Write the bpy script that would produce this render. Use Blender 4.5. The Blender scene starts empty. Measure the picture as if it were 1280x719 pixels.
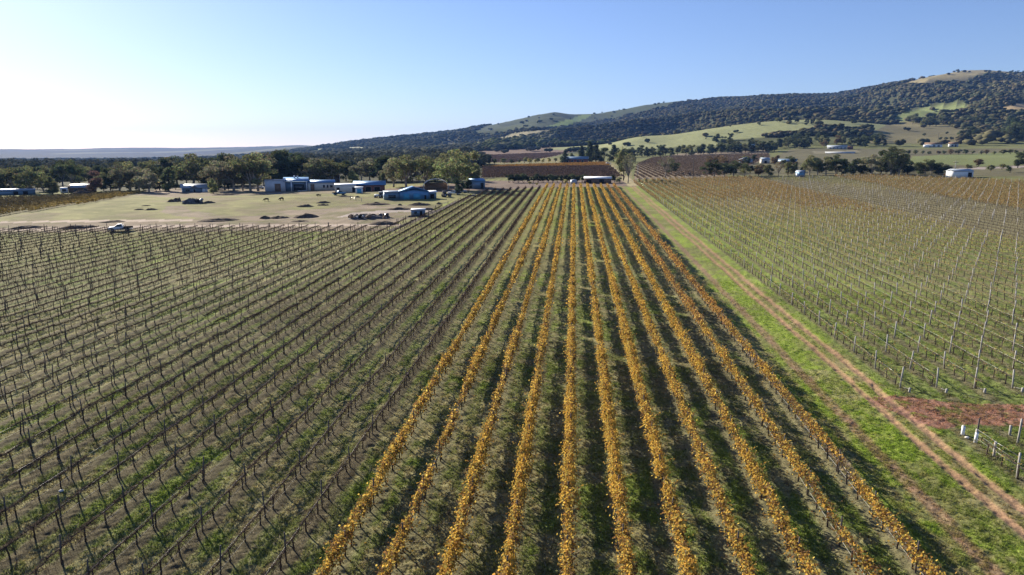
import bpy, math, random
import numpy as np
from mathutils import Vector, Matrix

random.seed(7)
RNG = np.random.default_rng(11)
C = bpy.context.scene.collection
SC = bpy.context.scene

# ------------------------------------------------------------------ camera, sky, sun, exposure
F = 853.3
CAMH = 22.5
TH = math.radians(11.04)
PSI = math.radians(5.127)
cam = bpy.data.cameras.new("camera"); cam.lens = 24.0; cam.sensor_width = 36.0
cam.clip_start = 0.5; cam.clip_end = 40000
camo = bpy.data.objects.new("camera", cam); C.objects.link(camo)
camo.location = (0, 0, CAMH); camo.rotation_euler = (math.pi/2 - TH, 0, PSI)
SC.camera = camo

SUN_AZ = math.radians(-46)      # clockwise from +Y
SUN_EL = math.radians(23)
w = bpy.data.worlds.new("World"); SC.world = w; w.use_nodes = True
nt = w.node_tree; bg = nt.nodes["Background"]
sky = nt.nodes.new("ShaderNodeTexSky"); sky.sky_type = 'NISHITA'; sky.sun_disc = False
sky.sun_elevation = SUN_EL; sky.sun_rotation = SUN_AZ
sky.air_density = 1.0; sky.dust_density = 0.25; sky.ozone_density = 3.0; sky.altitude = 100
tm = nt.nodes.new("ShaderNodeMixRGB"); tm.blend_type = 'MULTIPLY'; tm.inputs[0].default_value = 1; tm.inputs[2].default_value = (.92, .925, 1.16, 1)
nt.links.new(sky.outputs[0], tm.inputs[1]); nt.links.new(tm.outputs[0], bg.inputs[0]); bg.inputs[1].default_value = 0.05
sl = bpy.data.lights.new("sun", 'SUN'); sl.energy = 5.0; sl.angle = math.radians(0.5); sl.color = (1, .91, .76)
so = bpy.data.objects.new("sun", sl); C.objects.link(so)
sd = Vector((math.sin(SUN_AZ)*math.cos(SUN_EL), math.cos(SUN_AZ)*math.cos(SUN_EL), math.sin(SUN_EL)))
so.rotation_euler = sd.to_track_quat('Z', 'Y').to_euler(); so.location = (0, 0, 500)
SC.view_settings.view_transform = 'Standard'; SC.view_settings.look = 'None'
SC.view_settings.gamma = 1; SC.view_settings.exposure = 1.3
SC.cycles.max_bounces = 6; SC.cycles.diffuse_bounces = 1; SC.cycles.volume_bounces = 0
SC.cycles.transmission_bounces = 3; SC.cycles.transparent_max_bounces = 4
SC.cycles.use_denoising = True

# ------------------------------------------------------------------ view geometry helpers
cR = np.array([math.cos(PSI), math.sin(PSI), 0.0])
cF = np.array([-math.sin(PSI)*math.cos(TH), math.cos(PSI)*math.cos(TH), -math.sin(TH)])
cU = np.array([-math.sin(PSI)*math.sin(TH), math.cos(PSI)*math.sin(TH), math.cos(TH)])
cH = np.array([-math.sin(PSI), math.cos(PSI), 0.0])

def project(x, y, z):
    P = np.stack([x, y, np.asarray(z) - CAMH], -1)
    d = P @ cF
    dd = np.where(d > 0.5, d, 0.5)
    px = 640 + F*(P @ cR)/dd; py = 359.5 - F*(P @ cU)/dd
    return np.where(d > 0.5, px, -9999.), np.where(d > 0.5, py, -9999.), d

def ray(px, py):
    return cF + (px-640)/F*cR + (359.5-py)/F*cU

# ------------------------------------------------------------------ noise
def vnoise(x, y, seed=0):
    x = np.asarray(x, float); y = np.asarray(y, float)
    xi = np.floor(x).astype(np.int64); yi = np.floor(y).astype(np.int64)
    fx = x-xi; fy = y-yi; fx = fx*fx*(3-2*fx); fy = fy*fy*(3-2*fy)
    def h(a, b):
        n = (a*374761393 + b*668265263 + seed*1442695041) & 0xffffffff
        n = ((n ^ (n >> 13))*1274126177) & 0xffffffff
        return ((n ^ (n >> 16)) & 0xffff)/65535.0
    return ((h(xi, yi)*(1-fx)+h(xi+1, yi)*fx)*(1-fy) + (h(xi, yi+1)*(1-fx)+h(xi+1, yi+1)*fx)*fy)

def fbm(x, y, sc, oct=4, seed=0):
    s = 0; a = 1; t = 0
    for i in range(oct):
        s = s + a*vnoise(x/sc*2**i, y/sc*2**i, seed+i*17); t += a; a *= .55
    return s/t

def sstep(a, b, v):
    t = np.clip((v-a)/(b-a), 0, 1); return t*t*(3-2*t)

def inpoly(px, py, poly):
    px = np.asarray(px); py = np.asarray(py); r = np.zeros(px.shape, bool); n = len(poly)
    for i in range(n):
        x1, y1 = poly[i]; x2, y2 = poly[(i+1) % n]
        if y1 == y2: continue
        c = ((y1 > py) != (y2 > py)) & (px < (x2-x1)*(py-y1)/(y2-y1)+x1)
        r ^= c
    return r

# ------------------------------------------------------------------ terrain height
RS = [250, 330, 450, 600, 800, 1100, 1300, 1500, 2000, 2600, 3400, 5000, 9000, 14000]
RSX = RS[:10]+[3020]+RS[10:]
def Zs(*v): return ('z',)+v
N_ = None
# per column: the height of the land at each distance, written as the photo height (px) at which it is seen, or as metres
TAB = {
 -900: Zs(5, 5, 5, 4, 3, 2, 1, 0, -2, -4, -4, 0, 'r186.2', 60),
 0:   Zs(5, 5, 5, 4, 3, 2, 1, 0, -2, -4, -4, 0, 'r186.6', 60),
 100: Zs(5, 5, 5, 4, 3, 2, 1, 0, -2, -4, -4, 0, 'r185.4', 60),
 200: Zs(5, 5, 5, 4, 3, 2, 1, 0, -2, -4, -2, 4, 'r185.8', 60),
 300: Zs(5, 5, 5, 5, 5, 4, 3, 3, 2, 4, 10, 30, 'r184.2', 60),
 370: Zs(5.4, 5.6, 6, 7, 7, 8, 9, 10, 14, 22, 36, 'r184', 'r181.5', 60),
 440: Zs(5.8, 6, 7, 8, 9, 'r203', 'r200', 'r197', 'r192', 'r187', 'r178', 'r178', 60, 60),
 500: Zs(6, 6.6, 7.5, 9, 'r208', 'r200', 'r196', 'r192', 'r187', 'r181', 'r171.5', 'r174', 60, 60),
 560: Zs(N_, N_, 'r218', 'r209', 'r203', 'r197', 'r193', 'r189', 'r182', 'r174', 'r164.5', 100, 60, 60),
 620: Zs(N_, N_, 'r217', 'r207', 'r201', 'r195', 'r191', 'r187', 'r178', 'r167', 'r155.5', 110, 60, 60),
 666: Zs(N_, N_, 'r217', 'r207', 'r201', 'r194', 'r190', 'r186', 'r175', 'r158', 'r144.5', 120, 60, 60),
 690: Zs(N_, N_, 'r217', 'r206', 'r200', 'r194', 'r189', 'r185', 'r174', 'r151', 'r139.5', 120, 60, 60),
 719: Zs(N_, N_, 'r217', 'r206', 'r200', 'r194', 'r188', 'r183', 'r174', 'r160', 'r139.8', 130, 60, 60),
 737: Zs(N_, N_, 'r217', 'r206', 'r200', 'r193', 'r186', 'r182', 'r172', 'r154', 'r141.3', 130, 60, 60),
 762: Zs(N_, N_, 'r216', 'r205', 'r199', 'r191', 'r179', 'r180', 'r168', 'r148', 'r136', 140, 60, 60),
 794: Zs(N_, N_, 'r216', 'r205', 'r198', 'r189', 'r168.5', 'r171', 'r163', 'r146', 'r134', 150, 60, 60),
 841: Zs(N_, N_, 'r216', 'r204', 'r197', 'r186', 'r166.5', 'r169', 'r160', 'r140', 'r126', 150, 60, 60),
 871: Zs(N_, N_, 'r216', 'r204', 'r196', 'r184', 'r160.5', 'r163', 'r155', 'r137', 'r123.5', 150, 60, 60),
 922: Zs(N_, N_, 'r215', 'r204', 'r196', 'r180', 'r154', 'r156.5', 'r148', 'r133', 'r122', 150, 60, 60),
 969: Zs(N_, N_, 'r215', 'r204', 'r196', 'r178', 'r148.7', 'r152', 'r144', 'r131', 'r121', 150, 60, 60),
 1020: Zs(N_, N_, 'r215', 'r204', 'r195', 'r173', 'r146', 'r149', 'r141', 'r127', 'r119.5', 160, 60, 60),
 1070: Zs(N_, N_, 'r215', 'r204', 'r195', 'r176', 'r151', 'r151', 'r139', 'r123', 'r112.5', 170, 60, 60),
 1126: Zs(N_, N_, 'r215', 'r204', 'r194', 'r178', 'r160', 'r150', 'r133', 'r113', 'r103', 180, 60, 60),
 1160: Zs(N_, N_, 'r215', 'r204', 'r193', 'r178', 'r162', 'r150', 'r131', 'r105', 'r95.5', 180, 60, 60),
 1192: Zs(N_, N_, 'r215', 'r204', 'r193', 'r178', 'r163', 'r150', 'r130', 'r103', 'r89.5', 180, 60, 60),
 1221: Zs(N_, N_, 'r215', 'r204', 'r193', 'r178', 'r163', 'r150', 'r128', 'r104', 'r89', 180, 60, 60),
 1280: Zs(N_, N_, 'r214', 'r203', 'r192', 'r178', 'r163', 'r148', 'r125', 'r105', 'r93', 180, 60, 60),
 1500: Zs(N_, N_, 'r213', 'r202', 'r190', 'r172', 'r160', 'r145', 'r120', 'r100', 'r88', 180, 60, 60),
 2600: Zs(N_, N_, 'r213', 'r202', 'r190', 'r172', 'r160', 'r145', 'r120', 'r100', 'r88', 180, 60, 60),
}
SLOPE = .0246
def plane_z(x, y):
    return SLOPE*np.clip(y, -60, 1e9)
_cols = sorted(TAB); _taz = np.array([(c-640)*math.cos(TH)/F for c in _cols]); _az = np.arctan(_taz)
AZN, RN = 420, 360
LR0, LR1 = math.log(RS[0]), math.log(RS[-1])
_lrg = np.linspace(LR0, LR1, RN); _azg = np.linspace(_az[0], _az[-1], AZN)
_colz = []
for c, a in zip(_cols, _az):
    zs = []
    for v, r in zip(TAB[c][1:], RS):
        if isinstance(v, str):
            d = ray(c, float(v[1:])); zs.append(CAMH + r*d[2]/math.hypot(d[0], d[1]))
        elif v is None:
            dr = cH*math.cos(a)+cR*math.sin(a); zs.append(SLOPE*dr[1]*r)
        else: zs.append(v)
    q = .28 if 560 < c < 960 else .5
    zs = np.array(zs[:10]+[zs[9]*(1-q)+zs[10]*q]+zs[10:])
    # monotone smooth interpolation along distance (linear in r, softened afterwards)
    _colz.append(np.interp(np.exp(_lrg), RSX, zs))
_colz = np.array(_colz)
ZG = np.empty((AZN, RN))
for j in range(RN): ZG[:, j] = np.interp(_azg, _az, _colz[:, j])
def blur(A, n, ax):
    k = np.ones(2*n+1)/(2*n+1)
    P = np.concatenate([np.repeat(np.take(A, [0], ax), n, ax), A, np.repeat(np.take(A, [-1], ax), n, ax)], ax)
    return np.apply_along_axis(lambda m: np.convolve(m, k, 'valid'), ax, P)
ZG = blur(blur(ZG, 3, 1), 3, 0); ZG = blur(blur(ZG, 2, 1), 2, 0)

def far_z(r, a):
    u = np.clip((a-_azg[0])/(_azg[-1]-_azg[0])*(AZN-1), 0, AZN-1.001)
    v = np.clip((np.log(np.maximum(r, 1))-LR0)/(LR1-LR0)*(RN-1), 0, RN-1.001)
    i = u.astype(int); j = v.astype(int); fu = u-i; fv = v-j
    return (ZG[i, j]*(1-fu)+ZG[i+1, j]*fu)*(1-fv)+(ZG[i, j+1]*(1-fu)+ZG[i+1, j+1]*fu)*fv

ROW = 3.03; ROWX = -12.1
RRX, RROW = 30.0, 3.38
def height(x, y, detail=True):
    x = np.asarray(x, float); y = np.asarray(y, float)
    r = np.hypot(x, y); a = np.arctan2(x*cR[0]+y*cR[1], x*cH[0]+y*cH[1])
    zp = plane_z(x, y)
    t = sstep(255, 330, r)
    z = zp*(1-t)+far_z(r, a)*t
    # gullies and spurs on the hills
    g = sstep(1250, 2000, r)*(1-sstep(3600, 5000, r))*sstep(-.22, .1, a)*(1-.6*sstep(2500, 3350, r))
    n = np.abs(fbm(x+.35*y, y*.55-x*.2, 420, 3, 5)*2-1)
    z = z + g*(30-150*n)*.9 + sstep(500, 1200, r)*(fbm(x, y, 160, 2, 9)-.5)*5*sstep(-.25, .0, a)
    z = z + sstep(6000, 8500, r)*(fbm(x, y, 700, 3, 3)-.5)*46
    if detail:
        nd = 1-sstep(100, 260, r)
        z = z + nd*((fbm(x, y, 5.0, 3, 21)-.5)*.16 + (fbm(x, y, .5, 3, 31)-.5)*.22)
    return z

def unproj(px, py, rmax=9000):
    d = ray(px, py); h = math.hypot(d[0], d[1]); d = d/h
    rs = np.concatenate([np.arange(18, 700, .5), np.arange(700, rmax, 4)])
    x = d[0]*rs; y = d[1]*rs; z = CAMH+d[2]*rs
    g = height(x, y, False); k = np.nonzero(z <= g)[0]
    if len(k) == 0: k = [np.argmin(z-g)]
    k = k[0]
    return x[k], y[k], float(height(x[k], y[k], rs[k] < 260))

# ------------------------------------------------------------------ mesh helpers
def make_mesh(name, V, FS, Cc=None, mat=None, smooth=False):
    me = bpy.data.meshes.new(name)
    V = np.asarray(V, np.float32); FS = [np.asarray(f, np.int32) for f in FS if len(f)]
    me.vertices.add(len(V)); me.vertices.foreach_set('co', V.ravel())
    loops = np.concatenate([f.ravel() for f in FS]); tot = np.concatenate([np.full(len(f), f.shape[1], np.int32) for f in FS])
    me.loops.add(len(loops)); me.loops.foreach_set('vertex_index', loops)
    me.polygons.add(len(tot)); st = np.concatenate([[0], np.cumsum(tot)[:-1]]).astype(np.int32)
    me.polygons.foreach_set('loop_start', st)
    if smooth: me.polygons.foreach_set('use_smooth', np.ones(len(tot), bool))
    if Cc is not None:
        at = me.color_attributes.new('Col', 'FLOAT_COLOR', 'POINT')
        cc = np.ones((len(V), 4), np.float32); cc[:, :3] = Cc
        at.data.foreach_set('color', cc.ravel())
    me.update(calc_edges=True)
    if mat: me.materials.append(mat)
    return me

class Buf:
    def __init__(s): s.V = []; s.Q = []; s.T = []; s.C = []; s.n = 0
    def add(s, V, F, col=(1, 1, 1)):
        V = np.asarray(V, float); F = np.asarray(F, int)
        if len(F):
            (s.Q if F.shape[1] == 4 else s.T).append(F+s.n)
        s.V.append(V); c = np.empty((len(V), 3)); c[:] = col; s.C.append(c); s.n += len(V)
        return s
    def arr(s):
        V = np.concatenate(s.V) if s.V else np.zeros((0, 3)); Cc = np.concatenate(s.C) if s.C else np.zeros((0, 3))
        Q = np.concatenate(s.Q) if s.Q else np.zeros((0, 4), int); T = np.concatenate(s.T) if s.T else np.zeros((0, 3), int)
        return V, Q, T, Cc
    def mesh(s, name, mat, smooth=False):
        V, Q, T, Cc = s.arr(); return make_mesh(name, V, [Q, T], Cc, mat, smooth)
    def obj(s, name, mat, parent=None, smooth=False):
        return link(name, s.mesh(name, mat, smooth), parent)
    def box(s, x0, x1, y0, y1, z0, z1, col=(1, 1, 1)):
        v = [(x, y, z) for z in (z0, z1) for y in (y0, y1) for x in (x0, x1)]
        f = [(0, 2, 3, 1), (4, 5, 7, 6), (0, 1, 5, 4), (1, 3, 7, 5), (3, 2, 6, 7), (2, 0, 4, 6)]
        return s.add(v, f, col)
    def prism(s, pts, y0, y1, col=(1, 1, 1)):
        """pts: outline in x,z; extruded along y"""
        n = len(pts); v = [(p[0], y0, p[1]) for p in pts]+[(p[0], y1, p[1]) for p in pts]
        s.add(v, [(i, (i+1) % n, (i+1) % n+n, i+n) for i in range(n)], col)
        b = s.n-2*n
        c0 = np.mean(np.array(pts), 0)
        v2 = [(c0[0], y0, c0[1]), (c0[0], y1, c0[1])]
        s.add(v2, []); m = s.n-2
        s.T.append(np.array([(b+(i+1) % n, b+i, m) for i in range(n)]+[(b+n+i, b+n+(i+1) % n, m+1) for i in range(n)]))
        return s
    def prism_x(s, pts, x0, x1, col=(1, 1, 1)):
        n = len(pts); v = [(x0, p[0], p[1]) for p in pts]+[(x1, p[0], p[1]) for p in pts]
        s.add(v, [(i, (i+1) % n, (i+1) % n+n, i+n) for i in range(n)], col); b = s.n-2*n
        c0 = np.mean(np.array(pts), 0); s.add([(x0, c0[0], c0[1]), (x1, c0[0], c0[1])], []); m = s.n-2
        s.T.append(np.array([(b+(i+1) % n, b+i, m) for i in range(n)]+[(b+n+i, b+n+(i+1) % n, m+1) for i in range(n)]))
        return s
    def tube(s, P, R, k=5, col=(1, 1, 1), cap=True):
        P = np.asarray(P, float); n = len(P); R = np.broadcast_to(np.asarray(R, float), (n,))
        T = np.gradient(P, axis=0); T /= np.linalg.norm(T, axis=1)[:, None]+1e-9
        ref = np.array([1., 0, 0]) if abs(T[0][0]) < .8 else np.array([0, 1., 0])
        A = np.cross(T, ref); A /= np.linalg.norm(A, axis=1)[:, None]+1e-9; B = np.cross(T, A)
        an = np.arange(k)*2*math.pi/k
        V = P[:, None, :]+R[:, None, None]*(np.cos(an)[None, :, None]*A[:, None, :]+np.sin(an)[None, :, None]*B[:, None, :])
        V = V.reshape(-1, 3)
        i = np.arange(n-1)[:, None]*k; j = np.arange(k)[None, :]; j2 = (j+1) % k
        Q = np.stack([i+j, i+j2, i+k+j2, i+k+j], -1).reshape(-1, 4)
        s.add(V, Q, col)
        if cap:
            b = s.n-len(V); s.add([P[0], P[-1]], []); m = s.n-2
            s.T.append(np.array([(b+(t+1) % k, b+t, m) for t in range(k)]+[(b+(n-1)*k+t, b+(n-1)*k+(t+1) % k, m+1) for t in range(k)]))
        return s
    def leaves(s, P, size, col, nrm=None, rng=RNG, spread=1.0, asp=1.0):
        n = len(P)
        N = rng.normal(size=(n, 3))
        if nrm is not None: N = N*spread + nrm
        N /= np.linalg.norm(N, axis=1)[:, None]+1e-9
        t = rng.normal(size=(n, 3)); A = np.cross(N, t); A /= np.linalg.norm(A, axis=1)[:, None]+1e-9; B = np.cross(N, A)
        sz = (np.asarray(size)*rng.uniform(.7, 1.3, n)*.5)[:, None]
        b = P[:, None, :]+np.stack([-A*sz*.6-B*sz*asp, A*sz-B*sz*.3*asp, A*sz*.5+B*sz*asp, -A*sz+B*sz*.4*asp], 1)
        s.add(b.reshape(-1, 3), np.arange(4*n).reshape(-1, 4), np.repeat(col, 4, 0))
        return s

def link(name, data, parent=None):
    o = bpy.data.objects.new(name, data); C.objects.link(o)
    if parent is not None: o.parent = parent
    return o
def tag(o, label=None, cat=None, group=None, kind=None):
    if label: o['label'] = label
    if cat: o['category'] = cat
    if group: o['group'] = group
    if kind: o['kind'] = kind
    return o
def empty(name, loc=(0, 0, 0), rz=0, label=None, cat=None, group=None):
    o = bpy.data.objects.new(name, None); C.objects.link(o); o.empty_display_size = .3
    o.location = loc; o.rotation_euler = (0, 0, rz); return tag(o, label, cat, group)
def ordn(n):
    return f"{n}{'th' if 10 <= n % 100 <= 20 else {1:'st',2:'nd',3:'rd'}.get(n % 10, 'th')}"

def scatter(vs, idx, pos, rz, sc, tilt=None, tint=None):
    """vs: list of (V,Q,T,C) ; returns merged arrays with each variant copied at pos"""
    Vo, Qo, To, Co = [], [], [], []; n0 = 0
    for k, (V, Q, T, Cc) in enumerate(vs):
        m = np.nonzero(idx == k)[0]
        if len(m) == 0: continue
        c = np.cos(rz[m])[:, None]; s_ = np.sin(rz[m])[:, None]; S = sc[m]
        if S.ndim == 1: S = np.repeat(S[:, None], 3, 1)
        x = V[None, :, 0]*S[:, :1]; y = V[None, :, 1]*S[:, 1:2]; z = V[None, :, 2]*S[:, 2:3]
        W = np.stack([x*c-y*s_+pos[m][:, :1], x*s_+y*c+pos[m][:, 1:2], z+pos[m][:, 2:3]], -1)
        nv = len(V); off = (n0+np.arange(len(m))*nv)[:, None, None]
        if len(Q): Qo.append((Q[None]+off).reshape(-1, 4))
        if len(T): To.append((T[None]+off).reshape(-1, 3))
        cc = np.repeat(Cc[None], len(m), 0)
        if tint is not None: cc = cc*tint[m][:, None, :]
        Vo.append(W.reshape(-1, 3)); Co.append(cc.reshape(-1, 3)); n0 += nv*len(m)
    e4 = np.zeros((0, 4), int); e3 = np.zeros((0, 3), int)
    return np.concatenate(Vo), (np.concatenate(Qo) if Qo else e4), (np.concatenate(To) if To else e3), np.concatenate(Co)

# ------------------------------------------------------------------ materials
def mat_new(name):
    m = bpy.data.materials.new(name); m.use_nodes = True; nt = m.node_tree
    for n in list(nt.nodes): nt.nodes.remove(n)
    return m, nt, nt.nodes.new('ShaderNodeOutputMaterial')
def simple(name, col, rough=.7, metal=0, noise=.25, scale=3.0, spec=.3, bump=0):
    m, nt, out = mat_new(name); N = nt.nodes; L = nt.links
    b = N.new('ShaderNodeBsdfPrincipled'); b.inputs['Roughness'].default_value = rough; b.inputs['Metallic'].default_value = metal
    b.inputs['Specular IOR Level'].default_value = spec
    tc = N.new('ShaderNodeTexCoord'); nz = N.new('ShaderNodeTexNoise'); nz.inputs['Scale'].default_value = scale; nz.inputs['Detail'].default_value = 5
    L.new(tc.outputs['Object'], nz.inputs['Vector'])
    mp = N.new('ShaderNodeMapRange'); mp.inputs[1].default_value = .3; mp.inputs[2].default_value = .7
    mp.inputs[3].default_value = 1-noise; mp.inputs[4].default_value = 1+noise*.6
    L.new(nz.outputs[0], mp.inputs[0])
    mx = N.new('ShaderNodeVectorMath'); mx.operation = 'SCALE'; mx.inputs[0].default_value = col[:3]
    L.new(mp.outputs[0], mx.inputs['Scale']); L.new(mx.outputs[0], b.inputs['Base Color'])
    if bump:
        bp = N.new('ShaderNodeBump'); bp.inputs['Strength'].default_value = bump; bp.inputs['Distance'].default_value = .02
        L.new(nz.outputs[0], bp.inputs['Height']); L.new(bp.outputs[0], b.inputs['Normal'])
    L.new(b.outputs[0], out.inputs[0]); return m
def corrugated(name, col, rough=.45, metal=.3, pitch=.4):
    m = simple(name, col, rough, metal, .12, .8, .5); nt = m.node_tree; N = nt.nodes; L = nt.links
    b = [n for n in N if n.type == 'BSDF_PRINCIPLED'][0]; tc = [n for n in N if n.type == 'TEX_COORD'][0]
    wv = N.new('ShaderNodeTexWave'); wv.bands_direction = 'X'; wv.inputs['Scale'].default_value = 1/pitch/3.14*2
    L.new(tc.outputs['Object'], wv.inputs['Vector'])
    bp = N.new('ShaderNodeBump'); bp.inputs['Strength'].default_value = .6; bp.inputs['Distance'].default_value = .04
    L.new(wv.outputs[1], bp.inputs['Height']); L.new(bp.outputs[0], b.inputs['Normal']); return m
def leafmat(name, trans=.35, rnd=.25, tcol=1.3):
    m, nt, out = mat_new(name); N = nt.nodes; L = nt.links
    at = N.new('ShaderNodeVertexColor'); at.layer_name = 'Col'
    oi = N.new('ShaderNodeObjectInfo')
    mp = N.new('ShaderNodeMapRange'); mp.inputs[3].default_value = 1-rnd; mp.inputs[4].default_value = 1+rnd
    L.new(oi.outputs['Random'], mp.inputs[0])
    sc = N.new('ShaderNodeVectorMath'); sc.operation = 'SCALE'; L.new(at.outputs[0], sc.inputs[0]); L.new(mp.outputs[0], sc.inputs['Scale'])
    d = N.new('ShaderNodeBsdfDiffuse'); L.new(sc.outputs[0], d.inputs[0])
    t = N.new('ShaderNodeBsdfTranslucent'); s2 = N.new('ShaderNodeVectorMath'); s2.operation = 'SCALE'; s2.inputs['Scale'].default_value = tcol
    L.new(sc.outputs[0], s2.inputs[0]); L.new(s2.outputs[0], t.inputs[0])
    mx = N.new('ShaderNodeMixShader'); mx.inputs[0].default_value = trans
    L.new(d.outputs[0], mx.inputs[1]); L.new(t.outputs[0], mx.inputs[2]); L.new(mx.outputs[0], out.inputs[0]); return m
def groundmat():
    m, nt, out = mat_new('ground_cover'); N = nt.nodes; L = nt.links
    at = N.new('ShaderNodeVertexColor'); at.layer_name = 'Col'
    geo = N.new('ShaderNodeNewGeometry'); cd = N.new('ShaderNodeCameraData')
    nz = N.new('ShaderNodeTexNoise'); nz.inputs['Scale'].default_value = 7.5; nz.inputs['Detail'].default_value = 6; nz.inputs['Roughness'].default_value = .75
    L.new(geo.outputs['Position'], nz.inputs['Vector'])
    nz2 = N.new('ShaderNodeTexNoise'); nz2.inputs['Scale'].default_value = .12; nz2.inputs['Detail'].default_value = 6; nz2.inputs['Roughness'].default_value = .65
    L.new(geo.outputs['Position'], nz2.inputs['Vector'])
    mp = N.new('ShaderNodeMapRange'); mp.inputs[1].default_value = .3; mp.inputs[2].default_value = .7; mp.inputs[3].default_value = .55; mp.inputs[4].default_value = 1.45
    L.new(nz.outputs[0], mp.inputs[0])
    mp2 = N.new('ShaderNodeMapRange'); mp2.inputs[1].default_value = .3; mp2.inputs[2].default_value = .7; mp2.inputs[3].default_value = .8; mp2.inputs[4].default_value = 1.2
    L.new(nz2.outputs[0], mp2.inputs[0])
    mu = N.new('ShaderNodeMath'); mu.operation = 'MULTIPLY'; L.new(mp.outputs[0], mu.inputs[0]); L.new(mp2.outputs[0], mu.inputs[1])
    sc = N.new('ShaderNodeVectorMath'); sc.operation = 'SCALE'; L.new(at.outputs[0], sc.inputs[0]); L.new(mu.outputs[0], sc.inputs['Scale'])
    b = N.new('ShaderNodeBsdfPrincipled'); b.inputs['Roughness'].default_value = 1; b.inputs['Specular IOR Level'].default_value = .05
    L.new(sc.outputs[0], b.inputs['Base Color'])
    bp = N.new('ShaderNodeBump'); bp.inputs['Strength'].default_value = .8; bp.inputs['Distance'].default_value = .10
    L.new(nz.outputs[0], bp.inputs['Height']); L.new(bp.outputs[0], b.inputs['Normal'])
    L.new(b.outputs[0], out.inputs[0]); return m

M = dict(
 ground=groundmat(),
 golden=leafmat('autumn_vine_leaf', .36, .12, 1.3),
 leaf=leafmat('tree_leaf', .32, .28, 1.3),
 grass=leafmat('grass_blade', .35, 0, 1.2),
 wood=leafmat('forest_leaf', .1, 0, 1.0),
 bark=simple('vine_bark', (.055, .042, .035), .95, 0, .4, 20, .1),
 cane=simple('vine_cane', (.105, .070, .052), .9, 0, .4, 6, .1),
 palecane=simple('pale_vine_cane', (.26, .21, .14), .9, 0, .4, 6, .1),
 post=simple('weathered_backlit_post', (.10, .085, .075), .9, 0, .4, 6, .2),  # darkness of the backlit posts is put into this colour
 greypost=simple('weathered_grey_post', (.36, .34, .31), .9, 0, .35, 5, .2),
 gumbark=simple('gum_bark', (.30, .26, .21), .9, 0, .45, 1.5, .1),
 wire=simple('galvanised_wire', (.45, .45, .42), .35, .6, .1, 5, .5),
 hose=simple('pale_drip_hose', (.36, .36, .30), .5, 0, .1, 5, .4),
 white=simple('white_paint', (.74, .75, .76), .6, 0, .1, .8, .4),
 cream=simple('cream_wall', (.60, .57, .50), .8, 0, .12, .8, .2),
 offwhite=simple('pale_grey_wall', (.50, .52, .54), .75, 0, .12, .7, .3),
 bluegrey=corrugated('blue_grey_sheet', (.17, .25, .33)),
 blue=corrugated('blue_sheet', (.12, .27, .46)),
 bluedoor=simple('turquoise_door', (.08, .33, .50), .5, .1, .15, 1, .4),
 zinc=corrugated('zinc_sheet', (.34, .39, .44), .55, .25),
 glass=simple('dark_window_glass', (.025, .03, .035), .12, 0, .1, 1, .6),
 dark=simple('dark_interior', (.02, .018, .016), .9, 0, .2, 2, .1),
 brick=simple('red_brick', (.26, .11, .08), .9, 0, .3, 3, .1),
 timber=simple('brown_timber', (.20, .13, .085), .85, 0, .3, 2, .2),
 soil=simple('backlit_turned_soil', (.11, .085, .064), 1, 0, .5, 1.2, .05, .6),  # dark tone includes the backlit shade of the mounds
 rubble=simple('grey_rubble', (.12, .11, .105), .9, 0, .6, 1.5, .2, .5),
 tyre=simple('black_rubber', (.02, .02, .02), .85, 0, .1, 3, .2),
 steel=simple('grey_steel', (.35, .36, .38), .4, .5, .15, 2, .5),
 hide=simple('dark_brown_hide', (.035, .025, .02), .8, 0, .3, 3, .2),
 orange=simple('orange_paint', (.60, .22, .06), .5, 0, .15, 2, .4),
 rock=simple('white_stone', (.7, .68, .64), .9, 0, .2, 6, .2, .4),
)

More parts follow.
